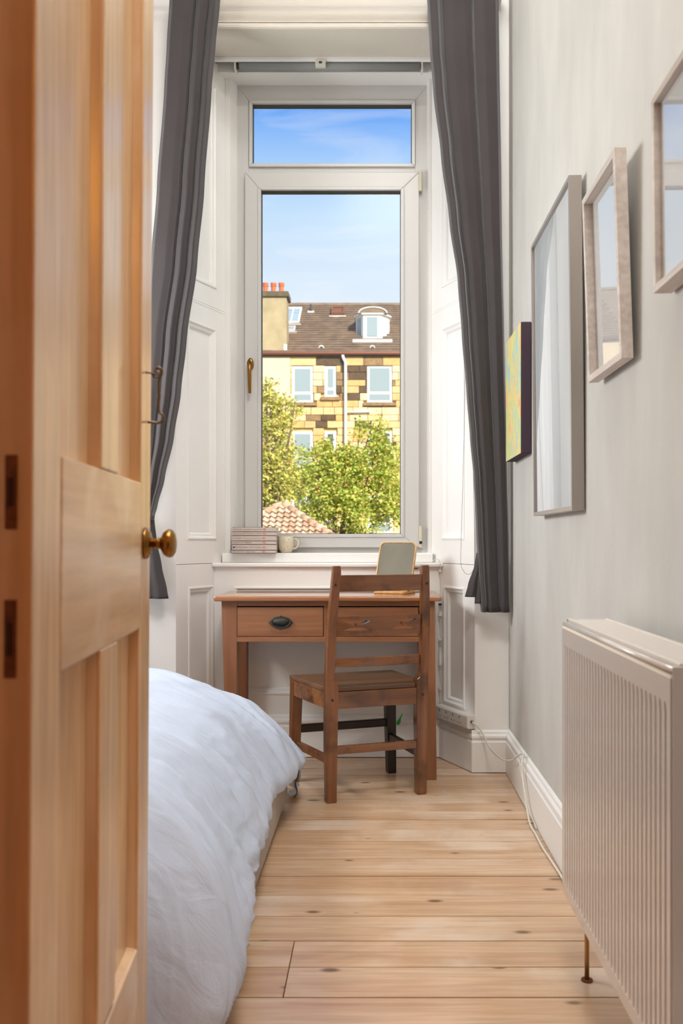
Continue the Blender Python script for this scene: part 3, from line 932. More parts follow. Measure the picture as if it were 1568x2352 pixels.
# course of the cloth along the bed: (y, share of the height that is left)
VP = catmull([(1.595, 0.03, 0), (1.60, 0.28, 0), (1.615, 0.55, 0), (1.65, 0.78, 0), (1.72, 0.93, 0), (1.84, 0.995, 0), (2.1, 1.0, 0), (2.5, 1.0, 0), (2.9, 1.0, 0), (3.15, 1.0, 0), (3.28, 0.97, 0), (3.37, 0.86, 0),
              (3.415, 0.66, 0), (3.425, 0.45, 0)], 16)
NV = len(VP) - 1
def ridged(p):
    return 1 - abs(noise.noise(p)) * 2
def duvet():
    vs_, fs_ = [], []
    for j in range(NV + 1):
        yv, k = VP[j].x, VP[j].y
        for i in range(NU + 1):
            x, z = section(i, yv)
            u = i / NU
            z0 = z
            z = z * k
            # hem of the side lifts and falls; the near corner tucks in
            if k < 0.97 and yv < 2:
                x += -0.14 * (1 - k) * max(0, u - 0.5) * 2 + 0.010 * (1 - k) * math.sin(x * 21)
            side = max(0.0, (u - 0.36) / 0.64)
            lean_ = (0.42 * (0.5 - z0)) * (1.3 if yv < 2.4 else 0.7)
            wy = yv + lean_ + 0.10 * noise.noise(Vector((x * 2.0, yv * 1.5, 9.1)))
            f1 = max(0.0, ridged(Vector((x * 1.6, wy * 4.6, 1.7)))) ** 2 * 0.55 + max(0.0, ridged(Vector((x * 2.8, wy * 10.5, 4.1)))) ** 2 * 0.36 + max(0.0, ridged(Vector((x * 4.5, wy * 22.0, 6.4)))) ** 3 * 0.16
            f2 = noise.noise(Vector((x * 3.4, yv * 2.6, 7.7)))
            q1 = Vector(((x + 0.7 * yv) * 1.3, (yv - 0.55 * x) * 5.5, 2.2))
            q2 = Vector(((x + 0.25 * yv) * 2.6, (yv - 0.2 * x) * 13.0, 5.2))
            f3 = max(0.0, ridged(q1)) ** 3 + 0.45 * max(0.0, ridged(q2)) ** 3
            calm = 0.35 + 0.65 * max(0.0, noise.noise(Vector((x * 2.1, yv * 1.9, 3.0))) + 0.35)
            h = 0.050 * side * (f1 - 0.34) + 0.014 * f2 * (1 - 0.4 * side) + 0.013 * calm * (f3 - 0.4) * (0.55 + 0.45 * side)
            near = max(0.0, 1 - k) if yv < 2 else 0.0
            hn = 0.030 * near * (max(0.0, ridged(Vector((x * 4.5 + z * 1.8, 3.3, z * 1.0)))) ** 2 + 0.5 * max(0.0, ridged(Vector((x * 11.0 + z * 2.5, 1.3, z * 1.6)))) ** 2 - 0.5)
            # push along the rough outward direction
            sl = min(1.0, max(0.0, (u - 0.5) / 0.4))
            vs_.append((x + h * sl * 1.1, yv - hn, max(0.012, z + h * (1 - sl * 0.75) * (1 if k > 0.5 else k * 2))))
    for j in range(NV):
        for i in range(NU):
            a = j * (NU + 1) + i
            fs_.append((a, a + 1, a + NU + 2, a + NU + 1))
    return MB().add(vs_, fs_)
dv = thing('duvet', 'rumpled white linen duvet spread over the bed', 'duvet', (-0.95, 2.5, 0.3))
obj('cover', duvet(), M_DUVET, dv, world=True, smooth=True, solid=0.004)
tie = MB()
rb = catmull([(-0.300, 3.33, 0.17), (-0.296, 3.325, 0.13), (-0.312, 3.32, 0.095), (-0.298, 3.315, 0.06), (-0.314, 3.31, 0.03)], 6)
for k, p in enumerate(rb[:-1]):
    q = rb[k + 1]
    w = 0.013 + 0.007 * math.sin(k * 1.3)
    tie.hexa([(p.x - w, p.y, p.z), (p.x + w, p.y + 0.004, p.z), (p.x + w, p.y + 0.007, p.z), (p.x - w, p.y + 0.003, p.z)],
             [(q.x - w, q.y, q.z), (q.x + w, q.y + 0.004, q.z), (q.x + w, q.y + 0.007, q.z), (q.x - w, q.y + 0.003, q.z)])
obj('hem_flap', tie, M_DUVET, dv, world=True)
tie2 = MB().tube(catmull([(-0.290, 3.322, 0.15), (-0.286, 3.32, 0.11), (-0.297, 3.316, 0.075), (-0.290, 3.312, 0.045), (-0.302, 3.31, 0.022)], 6), 0.0022, 6)
obj('dark_piping', tie2, M_GASKET, dv, world=True)

# ---------------------------------------------------------------- radiator
rad = thing('radiator', 'cream fluted panel radiator on the right wall', 'radiator', (0.48, 1.65, 0.17))
RX, RB, RY0, RY1, RZ0, RZ1 = 0.425, 0.53, 1.285, 2.028, 0.176, 0.802
def fluted():
    mb = MB()
    n = 31
    pitch = (RY1 - RY0 - 0.03) / n
    prof = [(RX, RY0), (RX, RY0 + 0.015)]
    for k in range(n):
        y0 = RY0 + 0.015 + k * pitch
        prof += [(RX + 0.0005, y0 + pitch * 0.10), (RX + 0.0072, y0 + pitch * 0.24), (RX + 0.0072, y0 + pitch * 0.40), (RX + 0.0005, y0 + pitch * 0.54)]
    prof += [(RX, RY1 - 0.015), (RX, RY1)]
    zs = [RZ0, RZ0 + 0.032, RZ0 + 0.045, RZ1 - 0.075, RZ1 - 0.058, RZ1 - 0.022, RZ1 - 0.012]
    ks = [0, 0, 1, 1, 0, 0, 0]
    vs_ = []
    for z, k in zip(zs, ks):
        off = 0.006 if z == zs[-1] else (0.004 if z == zs[0] else 0)
        for x, y in prof:
            vs_.append((RX + (x - RX) * k + off, y, z))
    m = len(prof)
    fs_ = []
    for a in range(len(zs) - 1):
        for b in range(m - 1):
            fs_.append((a * m + b, a * m + b + 1, (a + 1) * m + b + 1, (a + 1) * m + b))
    mb.add(vs_, fs_)
    return mb
obj('front_panel', fluted(), M_RAD, rad, world=True, solid=0.002, offset=0)
obj('top_lip', MB().tube([(RX + 0.005, RY0, RZ1 - 0.012), (RX + 0.005, RY1, RZ1 - 0.012)], 0.006, 12), M_RAD, rad, world=True, smooth=True)
g = MB()
g.box(RX + 0.012, RX + 0.022, RY0 + 0.002, RY1 - 0.002, RZ1 - 0.010, RZ1)
g.box(RB - 0.010, RB, RY0 + 0.002, RY1 - 0.002, RZ1 - 0.010, RZ1)
n = 66
for k in range(n):
    y0 = RY0 + 0.003 + (RY1 - RY0 - 0.006) * k / n
    g.box(RX + 0.022, RB - 0.010, y0, y0 + 0.0082, RZ1 - 0.008, RZ1 - 0.002)
obj('top_grille', g, M_RAD, rad, world=True, bevel=0.002)
obj('side_panel', MB().box(RX + 0.0015, RB, RY0 - 0.004, RY0 + 0.001, RZ0 + 0.004, RZ1 - 0.004), M_RAD, rad, world=True, bevel=0.0015)
obj('side_panel', MB().box(RX + 0.008, RB, RY1 - 0.002, RY1 + 0.003, RZ0 + 0.02, RZ1 - 0.001), M_RAD, rad, world=True, bevel=0.0015)
obj('back_panel', MB().box(RB - 0.012, RB - 0.002, RY0 + 0.002, RY1 - 0.002, RZ0, RZ1 - 0.012), M_RAD, rad, world=True)
obj('bottom_edge', MB().box(RX + 0.003, RX + 0.018, RY0 + 0.004, RY1 - 0.004, RZ0 - 0.002, RZ0 + 0.012), M_RAD, rad, world=True, bevel=0.003)
for y in (RY0 + 0.12, RY1 - 0.12):
    obj('wall_bracket', MB().box(RB - 0.003, XR - 0.0005, y, y + 0.03, 0.30, 0.72), M_RAD, rad, world=True)
obj('supply_pipe', MB().tube([(0.47, 1.985, 0.0), (0.47, 1.985, 0.19)], 0.0055, 12), M_COPPER, rad, world=True, smooth=True)
obj('floor_collar', MB().lathe([(0.013, 0.0), (0.013, 0.003), (0.007, 0.004)], 16, lambda a, b, h: (0.47 + a, 1.985 + b, h)), M_RUST, rad, world=True)

# ---------------------------------------------------------------- curtains
PXM = F / 3.68
def zy(py):
    return EYE - (py - 1240) / PXM
def xx(px):
    return (px - 862) / PXM
def curtain(root, left, right, ztop, zhem, fold, yc=3.68, nu=150, nv=90, name='drape', amp=0.026):
    lt = sorted((zy(p), xx(q)) for p, q in left)
    rt = sorted((zy(p), xx(q)) for p, q in right)
    def fn(u, v):
        z = zhem + (ztop - zhem) * v
        a, b = lerp_tab(lt, z), lerp_tab(rt, z)
        x = a + (b - a) * u
        d = fold(u, z)
        ripple = 0.003 * noise.noise(Vector((x * 9, z * 2.3, yc)))
        return (x, yc + d * amp + ripple, z)
    mb = MB().grid(nu, nv, fn)
    return obj(name, mb, M_CURTAIN, root, world=True, smooth=True, solid=0.0035, offset=0)
def tabfold(pts):
    """pleats given as (share of the width, depth)"""
    def f(u, z):
        return lerp_tab(pts, u)
    return f
cl = thing('curtain', 'charcoal curtain hanging left of the window, swept aside behind the door', 'curtain', (-0.85, 3.68, 0.74), group='charcoal curtains')
LF = tabfold([(0, 0.2), (0.10, -0.6), (0.34, -0.75), (0.50, -0.45), (0.535, 1.5), (0.57, -0.5), (0.68, -0.95), (0.78, -0.5), (0.80, 1.4), (0.83, -0.4), (0.93, -0.8), (1.0, 0.9)])
curtain(cl, [(-30, 392), (0, 389), (100, 383), (200, 377), (431, 360), (600, 346), (780, 325), (1000, 312), (1180, 306), (1230, 300), (1375, 280)],
        [(-30, 505), (0, 502), (100, 492), (200, 483), (431, 466), (600, 450), (780, 425), (900, 412), (1000, 396), (1100, 374), (1160, 358), (1190, 350)], zy(-30), zy(1195), LF)
curtain(cl, [(1195, 300), (1375, 286)], [(1150, 349), (1195, 351), (1240, 356), (1300, 368), (1360, 381), (1376, 384)], zy(1160), zy(1376), tabfold([(0, 0), (0.3, -0.7), (0.6, 0.4), (0.8, -0.5), (1, 0.2)]), yc=3.70, nu=60, nv=30, name='drape_tail')
cr_ = thing('curtain', 'charcoal curtain hanging right of the window beside the pictures', 'curtain', (0.45, 3.68, 0.68), group='charcoal curtains')
RF = tabfold([(0, 1.0), (0.03, -0.3), (0.11, -0.7), (0.18, 0.9), (0.21, -0.4), (0.33, -0.8), (0.50, -0.55), (0.60, -0.2), (0.625, 1.5), (0.65, -0.45), (0.78, -0.95), (0.93, -0.7), (1.0, 0.5)])
RL_ = [(-30, 980), (0, 983), (100, 988), (200, 996), (350, 1014), (500, 1033), (642, 1053), (760, 1062), (900, 1073), (1000, 1081), (1100, 1090), (1200, 1095), (1290, 1099), (1405, 1106)]
RR_ = [(-30, 1143), (0, 1145), (500, 1152), (818, 1158), (1060, 1163), (1250, 1168), (1405, 1171)]
curtain(cr_, RL_, RR_, zy(-30), zy(1406), RF)
fl_tab = tabfold([(0, 0.1), (0.35, -0.6), (0.62, -0.2), (0.66, 0.8), (0.72, -0.5), (1, 0.2)])
curtain(cr_, [(1270, 1096), (1300, 1091), (1345, 1076), (1372, 1069)], [(1270, 1110), (1300, 1112), (1372, 1112)], zy(1270), zy(1372), fl_tab, yc=3.705, nu=50, nv=24, name='drape_tail')
curtain(cr_, [(1290, 1098), (1330, 1095), (1387, 1091)], [(1290, 1110), (1387, 1112)], zy(1290), zy(1387), tabfold([(0, 0.2), (0.5, -0.4), (1, 0.2)]), yc=3.695, nu=20, nv=20, name='drape_tail')
for root, x0, x1 in ((cl, -0.83, -0.66), (cr_, 0.23, 0.50)):
    for k in range(5):
        x = x0 + (x1 - x0) * k / 4
        obj('curtain_ring', MB().tube([(x, 3.68 + 0.022 * math.cos(a), 3.232 + 0.022 * math.sin(a)) for a in [q * math.pi / 8 for q in range(16)]], 0.0025, 6, closed=True), M_STEEL, root, world=True)
pole = thing('curtain_pole', 'dark metal curtain pole above the window', 'curtain pole', (-0.2, 3.68, 3.24))
obj('rod', MB().tube([(-1.05, 3.68, 3.246), (0.535, 3.68, 3.246)], 0.011, 14), M_STEEL, pole, world=True, smooth=True)
obj('bracket', MB().box(0.510, 0.525, 3.67, 3.768, 3.225, 3.262), M_TRIM, pole, world=True, bevel=0.002)
obj('bracket', MB().box(-0.99, -0.975, 3.67, 3.768, 3.225, 3.262), M_TRIM, pole, world=True, bevel=0.002)

# ---------------------------------------------------------------- roller blind
bl = thing('roller_blind', 'grey roller blind rolled up at the window head', 'blind', (-0.2, 4.02, 3.11))
BZ = 3.113
obj('fabric_roll', MB().tube([(-0.612, 4.02, BZ), (0.202, 4.02, BZ)], 0.0215, 24), M_BLIND, bl, world=True, smooth=True)
obj('tube_core', MB().tube([(-0.625, 4.02, BZ), (0.212, 4.02, BZ)], 0.012, 16), M_GASKET, bl, world=True)
for x in (-0.629, 0.209):
    obj('end_bracket', MB().box(x - 0.004, x + 0.004, 3.995, 4.05, BZ - 0.024, 3.16), M_WHITEP, bl, world=True, bevel=0.001)
cl_ = obj('centre_clip', MB().box(-0.268, -0.222, 3.974, 4.000, 3.092, 3.121), M_WHITEP, bl, world=True, bevel=0.002)
obj('clip_button', MB().lathe([(0.008, 0), (0.008, 0.002), (0.005, 0.003)], 16, lambda a, b, h: (-0.245 + a, 3.974 - h, 3.106 + b * 0.6)), M_GASKET, cl_, world=True)
chain = MB()
pts = catmull([(0.392, 3.752, 3.10), (0.386, 3.752, 2.3), (0.377, 3.750, 1.66), (0.366, 3.748, 1.2), (0.358, 3.747, 0.92), (0.362, 3.747, 0.865), (0.385, 3.747, 0.835), (0.408, 3.747, 0.85), (0.416, 3.747, 0.90), (0.412, 3.748, 1.2), (0.404, 3.750, 1.66), (0.398, 3.752, 2.3), (0.394, 3.752, 3.10)], 8)
chain.tube(pts, 0.0007, 5)
acc = 0.0
for a, b in zip(pts, pts[1:]):
    ln = (b - a).length
    m = int((acc + ln) / 0.0085)
    for q in range(m):
        t = min(1.0, ((q + 1) * 0.0085 - acc) / ln)
        p = a.lerp(b, t)
        r = 0.0019
        chain.add([p + Vector(d) * r for d in ((1, 0, 0), (-1, 0, 0), (0, 1, 0), (0, -1, 0), (0, 0, 1), (0, 0, -1))],
                  [(0, 2, 4), (2, 1, 4), (1, 3, 4), (3, 0, 4), (2, 0, 5), (1, 2, 5), (3, 1, 5), (0, 3, 5)])
    acc = acc + ln - m * 0.0085
ch = obj('bead_chain', chain, plain('chain_grey', lin(150, 138, 124), 0.5), bl, world=True)
ch['kind'] = 'stuff'

# ---------------------------------------------------------------- pictures on the right wall
def picture(name, label, y0, y1, z0, z1, xb, th, face, tilt, mat, inner, pane, depth, mount=0.0, cat='picture', art=M_PRINT):
    """hangs on the right wall: local x = out of the wall towards the room is negative"""
    yc = (y0 + y1) / 2
    rot = Matrix.Rotation(-tilt, 4, 'Y')
    r = thing(name, label, cat, (xb, yc, z0), rot=rot, group='framed pictures on the right wall')
    w, h = (y1 - y0) / 2, z1 - z0
    mb = MB()
    mb.box(-th, 0, -w, -w + face, 0, h)
    mb.box(-th, 0, w - face, w, 0, h)
    mb.box(-th, 0, -w + face, w - face, 0, face)
    mb.box(-th, 0, -w + face, w - face, h - face, h)
    obj('frame', mb, mat, r, bevel=0.001)
    a = obj('artwork', MB().box(-th + depth + 0.004, -0.002, -w + face - 0.001, w - face + 0.001, face - 0.001, h - face + 0.001), art, r)
    if mount:
        m_ = MB()
        i = face
        for (a0, a1, b0, b1) in ((-w + i, -w + i + mount, i, h - i), (w - i - mount, w - i, i, h - i), (-w + i + mount, w - i - mount, i, i + mount), (-w + i + mount, w - i - mount, h - i - mount, h - i)):
            m_.box(-th + depth + 0.002, -th + depth + 0.004, a0, a1, b0, b1)
        obj('mount', m_, M_MATBOARD, r)
    if pane:
        obj('pane', MB().add([(-th + depth, -w + face - 0.001, face - 0.001), (-th + depth, w - face + 0.001, face - 0.001), (-th + depth, w - face + 0.001, h - face + 0.001), (-th + depth, -w + face - 0.001, h - face + 0.001)], [(0, 1, 2, 3)]), pane, r)
    return r
cv = thing('canvas_painting', 'small unframed canvas with pastel abstract paint beside the curtain', 'painting', (XR - 0.001, 3.406, 1.293))
obj('stretcher_sides', MB().box(-0.039, 0, -0.18, 0.18, 0, 0.476), M_CANVAS_SIDE, cv, bevel=0.003)
obj('painted_face', MB().box(-0.0400, -0.0385, -0.179, 0.179, 0.001, 0.475), M_CANVAS, cv)
picture('picture', 'tall silver-framed grey print, largest picture on the wall', 2.40, 2.985, 1.06, 1.962, XR - 0.002, 0.035, 0.012, 0.0095, M_SILVER, None, M_PICGLASS, 0.006, 0.0)
picture('picture', 'small white deep-framed picture right of the tall silver frame', 1.913, 2.214, 1.370, 1.823, XR - 0.012, 0.026, 0.016, 0.034, M_PALEWOOD, None, M_PICGLASS2, 0.018, 0.0, art=M_MATBOARD)
picture('picture', 'white-framed landscape picture nearest the door, cut off at the right edge', 1.19, 1.688, 1.446, 1.812, XR - 0.004, 0.036, 0.014, 0.012, M_PALEWOOD, None, M_PICGLASS2, 0.010, 0.0, art=M_MATBOARD)

# ---------------------------------------------------------------- small things on desk and sill
mir = thing('table_mirror', 'small wood-framed tilting mirror standing on the desk', 'mirror', (0.082, 3.86, 0.7505), rot=Matrix.Rotation(math.radians(-24), 4, 'Z'))
def rrect(w, h, r, n=6):
    p = []
    for cx, cz, a0 in ((w / 2 - r, h - r, 0), (-w / 2 + r, h - r, 90), (-w / 2 + r, r, 180), (w / 2 - r, r, 270)):
        for k in range(n + 1):
            a = math.radians(a0 + 90 * k / n)
            p.append((cx + r * math.cos(a), cz + r * math.sin(a)))
    return p
lean = Matrix.Translation((0, -0.03, 0.012)) @ Matrix.Rotation(math.radians(-20), 4, 'X')
outer, inner_ = rrect(0.172, 0.222, 0.022), [(u * 0.95, 0.004 + v * 0.964) for u, v in rrect(0.172, 0.222, 0.022)]
fr_ = MB()
nn = len(outer)
fr_.loft([[(u, 0.0, v) for u, v in outer], [(u, 0.012, v) for u, v in outer], [(u, 0.012, v) for u, v in inner_], [(u, 0.0, v) for u, v in inner_], [(u, 0.0, v) for u, v in outer]], False)
obj('mirror_frame', fr_.xf(lean), M_MIRRORFRAME, mir)
obj('mirror_plate', MB().prism(inner_, lambda u, v, h: (u, h, v), 0.003, 0.008).xf(lean), M_MIRROR, mir)
obj('backboard', MB().prism(rrect(0.168, 0.218, 0.02), lambda u, v, h: (u, h, v + 0.002), 0.009, 0.0118).xf(lean), M_MIRRORFRAME, mir)
obj('foot_board', MB().prism([(u, v - 0.085) for u, v in rrect(0.150, 0.135, 0.02)], lambda u, v, h: (u, v + 0.02, h), 0.0, 0.011), M_MIRRORFRAME, mir, bevel=0.002)
obj('pivot', MB().tube([(-0.091, 0.045, 0.105), (0.091, 0.045, 0.105)], 0.003, 8), M_STEEL, mir)
obj('prop', MB().hexa([(-0.02, 0.060, 0.010), (0.02, 0.060, 0.010), (0.02, 0.066, 0.010), (-0.02, 0.066, 0.010)], [(-0.02, 0.040, 0.11), (0.02, 0.040, 0.11), (0.02, 0.046, 0.11), (-0.02, 0.046, 0.11)]), M_MIRRORFRAME, mir)

mug = thing('mug', 'cream speckled stoneware mug beside the books', 'mug', (-0.411, 4.11, 0.9205))
obj('body', MB().lathe([(0.022, 0.0), (0.0235, 0.003), (0.031, 0.014), (0.0345, 0.024), (0.034, 0.05), (0.033, 0.076), (0.031, 0.076), (0.031, 0.04), (0.028, 0.012), (0.002, 0.008)], 32), M_MUG, mug, smooth=True)
obj('handle', MB().tube(catmull([(0.032, 0, 0.062), (0.045, 0, 0.064), (0.056, 0, 0.053), (0.056, 0, 0.036), (0.046, 0, 0.022), (0.033, 0, 0.019)], 5), 0.0038, 8), M_MUG, mug, smooth=True)

def text_mesh(s, size):
    cu = bpy.data.curves.new('spine_text', 'FONT')
    cu.body = s
    cu.size = size
    cu.resolution_u = 2
    o = bpy.data.objects.new('spine_text', cu)
    COL.objects.link(o)
    dg = bpy.context.evaluated_depsgraph_get()
    me = bpy.data.meshes.new_from_object(o.evaluated_get(dg))
    bpy.data.objects.remove(o)
    bpy.data.curves.remove(cu)
    return me
BOOKS = [   # bottom to top: thickness, offset, author, title, place of the oval, label
    (0.0130, -0.003, 'JACK KEROUAC', 'Maggie Cassidy', 'thin paperback at the very bottom of the stack on the sill'),
    (0.0245, 0.0, 'FERNANDO PESSOA', 'The Book of Disquiet', 'thick paperback with a blue dot on its spine, second from the bottom'),
    (0.0155, 0.0, 'JAMES JOYCE', 'Dubliners', 'paperback third from the bottom, short dark title'),
    (0.0230, -0.002, 'JOHN STEINBECK', 'Once There Was a War and the Russian', 'thick paperback with pale brown lettering, third from the top'),
    (0.0165, 0.001, 'John Kennedy Toole', 'A Confederacy of Dunces', 'paperback second from the top of the stack'),
    (0.0195, 0.002, 'FRANZ KAFKA', 'Metamorphosis and Other Stories', 'topmost paperback of the stack on the sill'),
]
z = 0.9203
for k, (th, off, au, ti, lab) in enumerate(BOOKS):
    x0, x1, y0, y1 = -0.648 + off, -0.450 + off * 0.5, 4.032 + 0.0015 * (k % 2), 4.138
    b = thing('paperback_book', lab, 'book', ((x0 + x1) / 2, y0, z), group='paperbacks stacked on the window sill')
    cov = MB()
    cov.box(x0, x1, y0, y1, z, z + 0.0009)
    cov.box(x0, x1, y0, y1, z + th - 0.0009, z + th)
    cov.box(x0, x1, y0, y0 + 0.001, z, z + th)
    obj('cover', cov, M_BOOK, b, world=True)
    obj('pages', MB().box(x0 + 0.001, x1 - 0.0008, y0 + 0.001, y1 - 0.001, z + 0.0009, z + th - 0.0009), M_PAPER, b, world=True)
    size = min(0.0078, th * 0.55)
    me = text_mesh(au + '   ' + ti, size)
    wmax = max(v.co.x for v in me.vertices)
    sx = min(1.0, 0.128 / wmax)
    shift = 0.013 if k == 1 else 0.006
    if k == 1:
        sx = min(sx, 0.121 / wmax)
    for v in me.vertices:
        v.co = Vector((x0 + shift + v.co.x * sx, y0 - 0.00015, z + th / 2 - size * 0.33 + v.co.y))
    me.transform(WM[b.name].inverted())
    me.materials.append(M_INKORANGE if k == 3 else M_INK)
    o = bpy.data.objects.new('spine_text', me)
    put(o, b)
    oc = x0 + 0.1455
    ov = MB().lathe([(1.0, 0.0), (1.0, 0.0003)], 20, lambda a, c, h: (oc + a * 0.0054, y0 - h, z + th / 2 + c * 0.0042))
    lo_ = obj('spine_emblem', ov, M_RED, b, world=True)
    ov = MB().lathe([(1.0, 0.0), (1.0, 0.0002)], 14, lambda a, c, h: (oc + 0.0002 + a * 0.0029, y0 - 0.0003 - h, z + th / 2 + c * 0.0019))
    obj('emblem_figure', ov, M_PAPER, lo_, world=True)
    if k == 1:
        ov = MB().lathe([(1.0, 0.0), (1.0, 0.0004)], 20, lambda a, c, h: (x0 + 0.0085 + a * 0.0043, y0 - h, z + th / 2 + c * 0.0043))
        obj('blue_sticker', ov, M_BLUE, b, world=True)
    z += th + 0.0009

# ---------------------------------------------------------------- socket strip and cables
d = Vector((0.419 - 0.297, YP - YA, 0))
ps_m = Matrix.Translation((0.297, YA, 0)) @ Matrix.Rotation(math.atan2(d.y, d.x), 4, 'Z')
ps = thing('socket_strip', 'white four-gang socket strip fixed above the skirting', 'socket strip', (0.297, YA, 0.182), rot=Matrix.Rotation(math.atan2(d.y, d.x), 4, 'Z'))
obj('body', MB().box(0.004, 0.296, -0.034, 0.0, 0.0, 0.060), M_WHITEP, ps, bevel=0.004)
obj('top_cover', MB().box(0.006, 0.294, -0.038, -0.030, 0.004, 0.056), M_WHITEP, ps, bevel=0.003)
for k in range(4):
    c = 0.055 + k * 0.058
    so = MB().box(c - 0.002, c + 0.002, -0.0386, -0.036, 0.037, 0.047)
    so.box(c - 0.0125, c - 0.0075, -0.0386, -0.036, 0.017, 0.0205).box(c + 0.0075, c + 0.0125, -0.0386, -0.036, 0.017, 0.0205)
    obj('socket', so, M_BLACK, ps)
obj('cable_grommet', MB().tube([(0.294, -0.018, 0.032), (0.302, -0.018, 0.032)], 0.006, 10), M_GASKET, ps)
p_end = ps_m @ Vector((0.300, -0.018, 0.214))
cab = thing('power_cable', 'white power cable looping from the socket strip along the skirting', 'cable', (0.53, 3.3, 0))
pc = catmull([p_end, (0.440, 3.735, 0.185), (0.470, 3.68, 0.125), (0.500, 3.56, 0.108), (0.520, 3.42, 0.135), (0.537, 3.33, 0.178), (0.545, 3.285, 0.190), (0.536, 3.262, 0.172), (0.533, 3.23, 0.12),
              (0.533, 3.16, 0.05), (0.529, 3.06, 0.008), (0.530, 2.95, 0.006), (0.529, 2.82, 0.006), (0.534, 2.70, 0.006), (0.538, 2.55, 0.006), (0.535, 2.30, 0.006)], 8)
obj('flex', MB().tube(pc, 0.0036, 8), M_CABLE, cab, world=True, smooth=True)
obj('loose_tail', MB().tube(catmull([(0.541, 3.29, 0.186), (0.528, 3.27, 0.16), (0.533, 3.20, 0.09), (0.538, 3.10, 0.03), (0.541, 3.0, 0.008)], 8), 0.0016, 6), M_CABLE, cab, world=True, smooth=True)
wire = thing('aerial_wire', 'thin white wire clipped down the wall corner right of the desk', 'wire', (0.29, 4.02, 0.25))
pw = [(0.262, 4.062, 0.885), (0.275, 4.03, 0.893), (0.288, 4.012, 0.885), (0.292, 4.008, 0.86)]
zz = 0.84
k = 0
while zz > 0.26:
    pw.append((0.290 + 0.005 * math.sin(k * 1.7), 4.012, zz))
    zz -= 0.06
    k += 1
pw.append((0.290, 4.012, 0.245))
obj('flex', MB().tube(catmull(pw, 5), 0.0019, 6), M_CABLE, wire, world=True, smooth=True)
for q, zc in enumerate((0.84, 0.69, 0.64, 0.53, 0.42, 0.31)):
    obj('cable_clip', MB().box(0.284, 0.297, 4.006, 4.034, zc - 0.004, zc + 0.004), M_BLACK if q == 1 else M_WHITEP, wire, world=True, bevel=0.001)
gp = thing('green_plastic_spike', 'small green plastic spike leaning above the skirting under the desk', 'plastic spike', (0.106, 4.006, 0.16))
gm = Matrix.Translation((0.098, 4.004, 0.150)) @ Matrix.Rotation(math.radians(24), 4, 'Y')
obj('wedge', MB().lathe([(0.0015, 0.0), (0.0075, 0.004), (0.0085, 0.018), (0.004, 0.030), (0.0012, 0.056)], 8, lambda a, b, h: gm @ Vector((a, b * 0.5, h))), M_GREEN, gp, world=True)

# ================================================================== OUTSIDE
GZ = -3.5
def leafground():
    return paint('yard_grass', lin(118, 128, 74), 0.95, 0.2, 0.6, 0)
struct('ground', MB().box(-60, 60, 6, 90, GZ - 0.2, GZ), leafground(), 'grass of the back court between the buildings')

STONES = [paint('stone_gold', lin(226, 188, 134), 0.9, 0.12, 4, 0.3), paint('stone_honey', lin(218, 174, 116), 0.9, 0.12, 4, 0.3), paint('stone_pale', lin(236, 208, 160), 0.9, 0.1, 4, 0.3),
          paint('stone_orange', lin(222, 170, 108), 0.9, 0.12, 4, 0.3), paint('stone_soot', lin(96, 76, 56), 0.95, 0.3, 5, 0.3), paint('stone_dull', lin(150, 120, 84), 0.95, 0.3, 5, 0.3)]
M_FAC = paint('facade_plain_stone', lin(226, 202, 168), 0.9, 0.07, 1.2, 0.1)
M_MORTAR = paint('facade_mortar', lin(206, 172, 120), 0.95, 0.1, 3, 0)
M_CHIM = paint('chimney_render', lin(174, 156, 120), 0.95, 0.14, 1.6, 0.1)
M_CHIMCAP = paint('chimney_cope', lin(104, 90, 70), 0.95, 0.25, 4, 0.3)
M_POT = paint('terracotta_pot', lin(204, 112, 70), 0.8, 0.1, 6, 0)
M_ROOF = paint('roof_tile_brown', lin(132, 112, 92), 0.9, 0.25, 2.2, 0.2)
M_LEAD = plain('roof_lead', lin(206, 200, 190), 0.7)
M_GUTTER = plain('gutter_brown', lin(132, 78, 60), 0.6)
M_OWHITE = plain('outside_white', lin(236, 234, 230), 0.5)
M_OGLASS = plain('far_window_glass', lin(150, 164, 166), 0.15)
M_ODARK = plain('far_window_dark', lin(92, 98, 92), 0.15)
M_SKYL = plain('skylight_glass', lin(160, 176, 178), 0.1)
M_BROWN = plain('brown_timber', lin(120, 76, 50), 0.7)

BD = 44.0
EAVE, SL = 10.16, 0.671
ang = math.atan(SL)
bld = thing('tenement_building', 'sandstone tenement with slate-brown roof across the back court', 'building', (-2.0, BD, GZ))
def wbox(*a):
    return MB().box(*a)
# walls
obj('wall', wbox(-18, 14, BD + 0.14, BD + 11, GZ, EAVE), M_MORTAR, bld, world=True)
obj('plain_bay', wbox(-18, -4.20, BD, BD + 0.14, GZ, EAVE), M_FAC, bld, world=True)
obj('plain_bay', wbox(1.98, 14, BD, BD + 0.14, GZ, EAVE), STONES[0], bld, world=True)
obj('plain_base', wbox(-4.20, 1.98, BD, BD + 0.14, GZ, 3.45), STONES[2], bld, world=True)
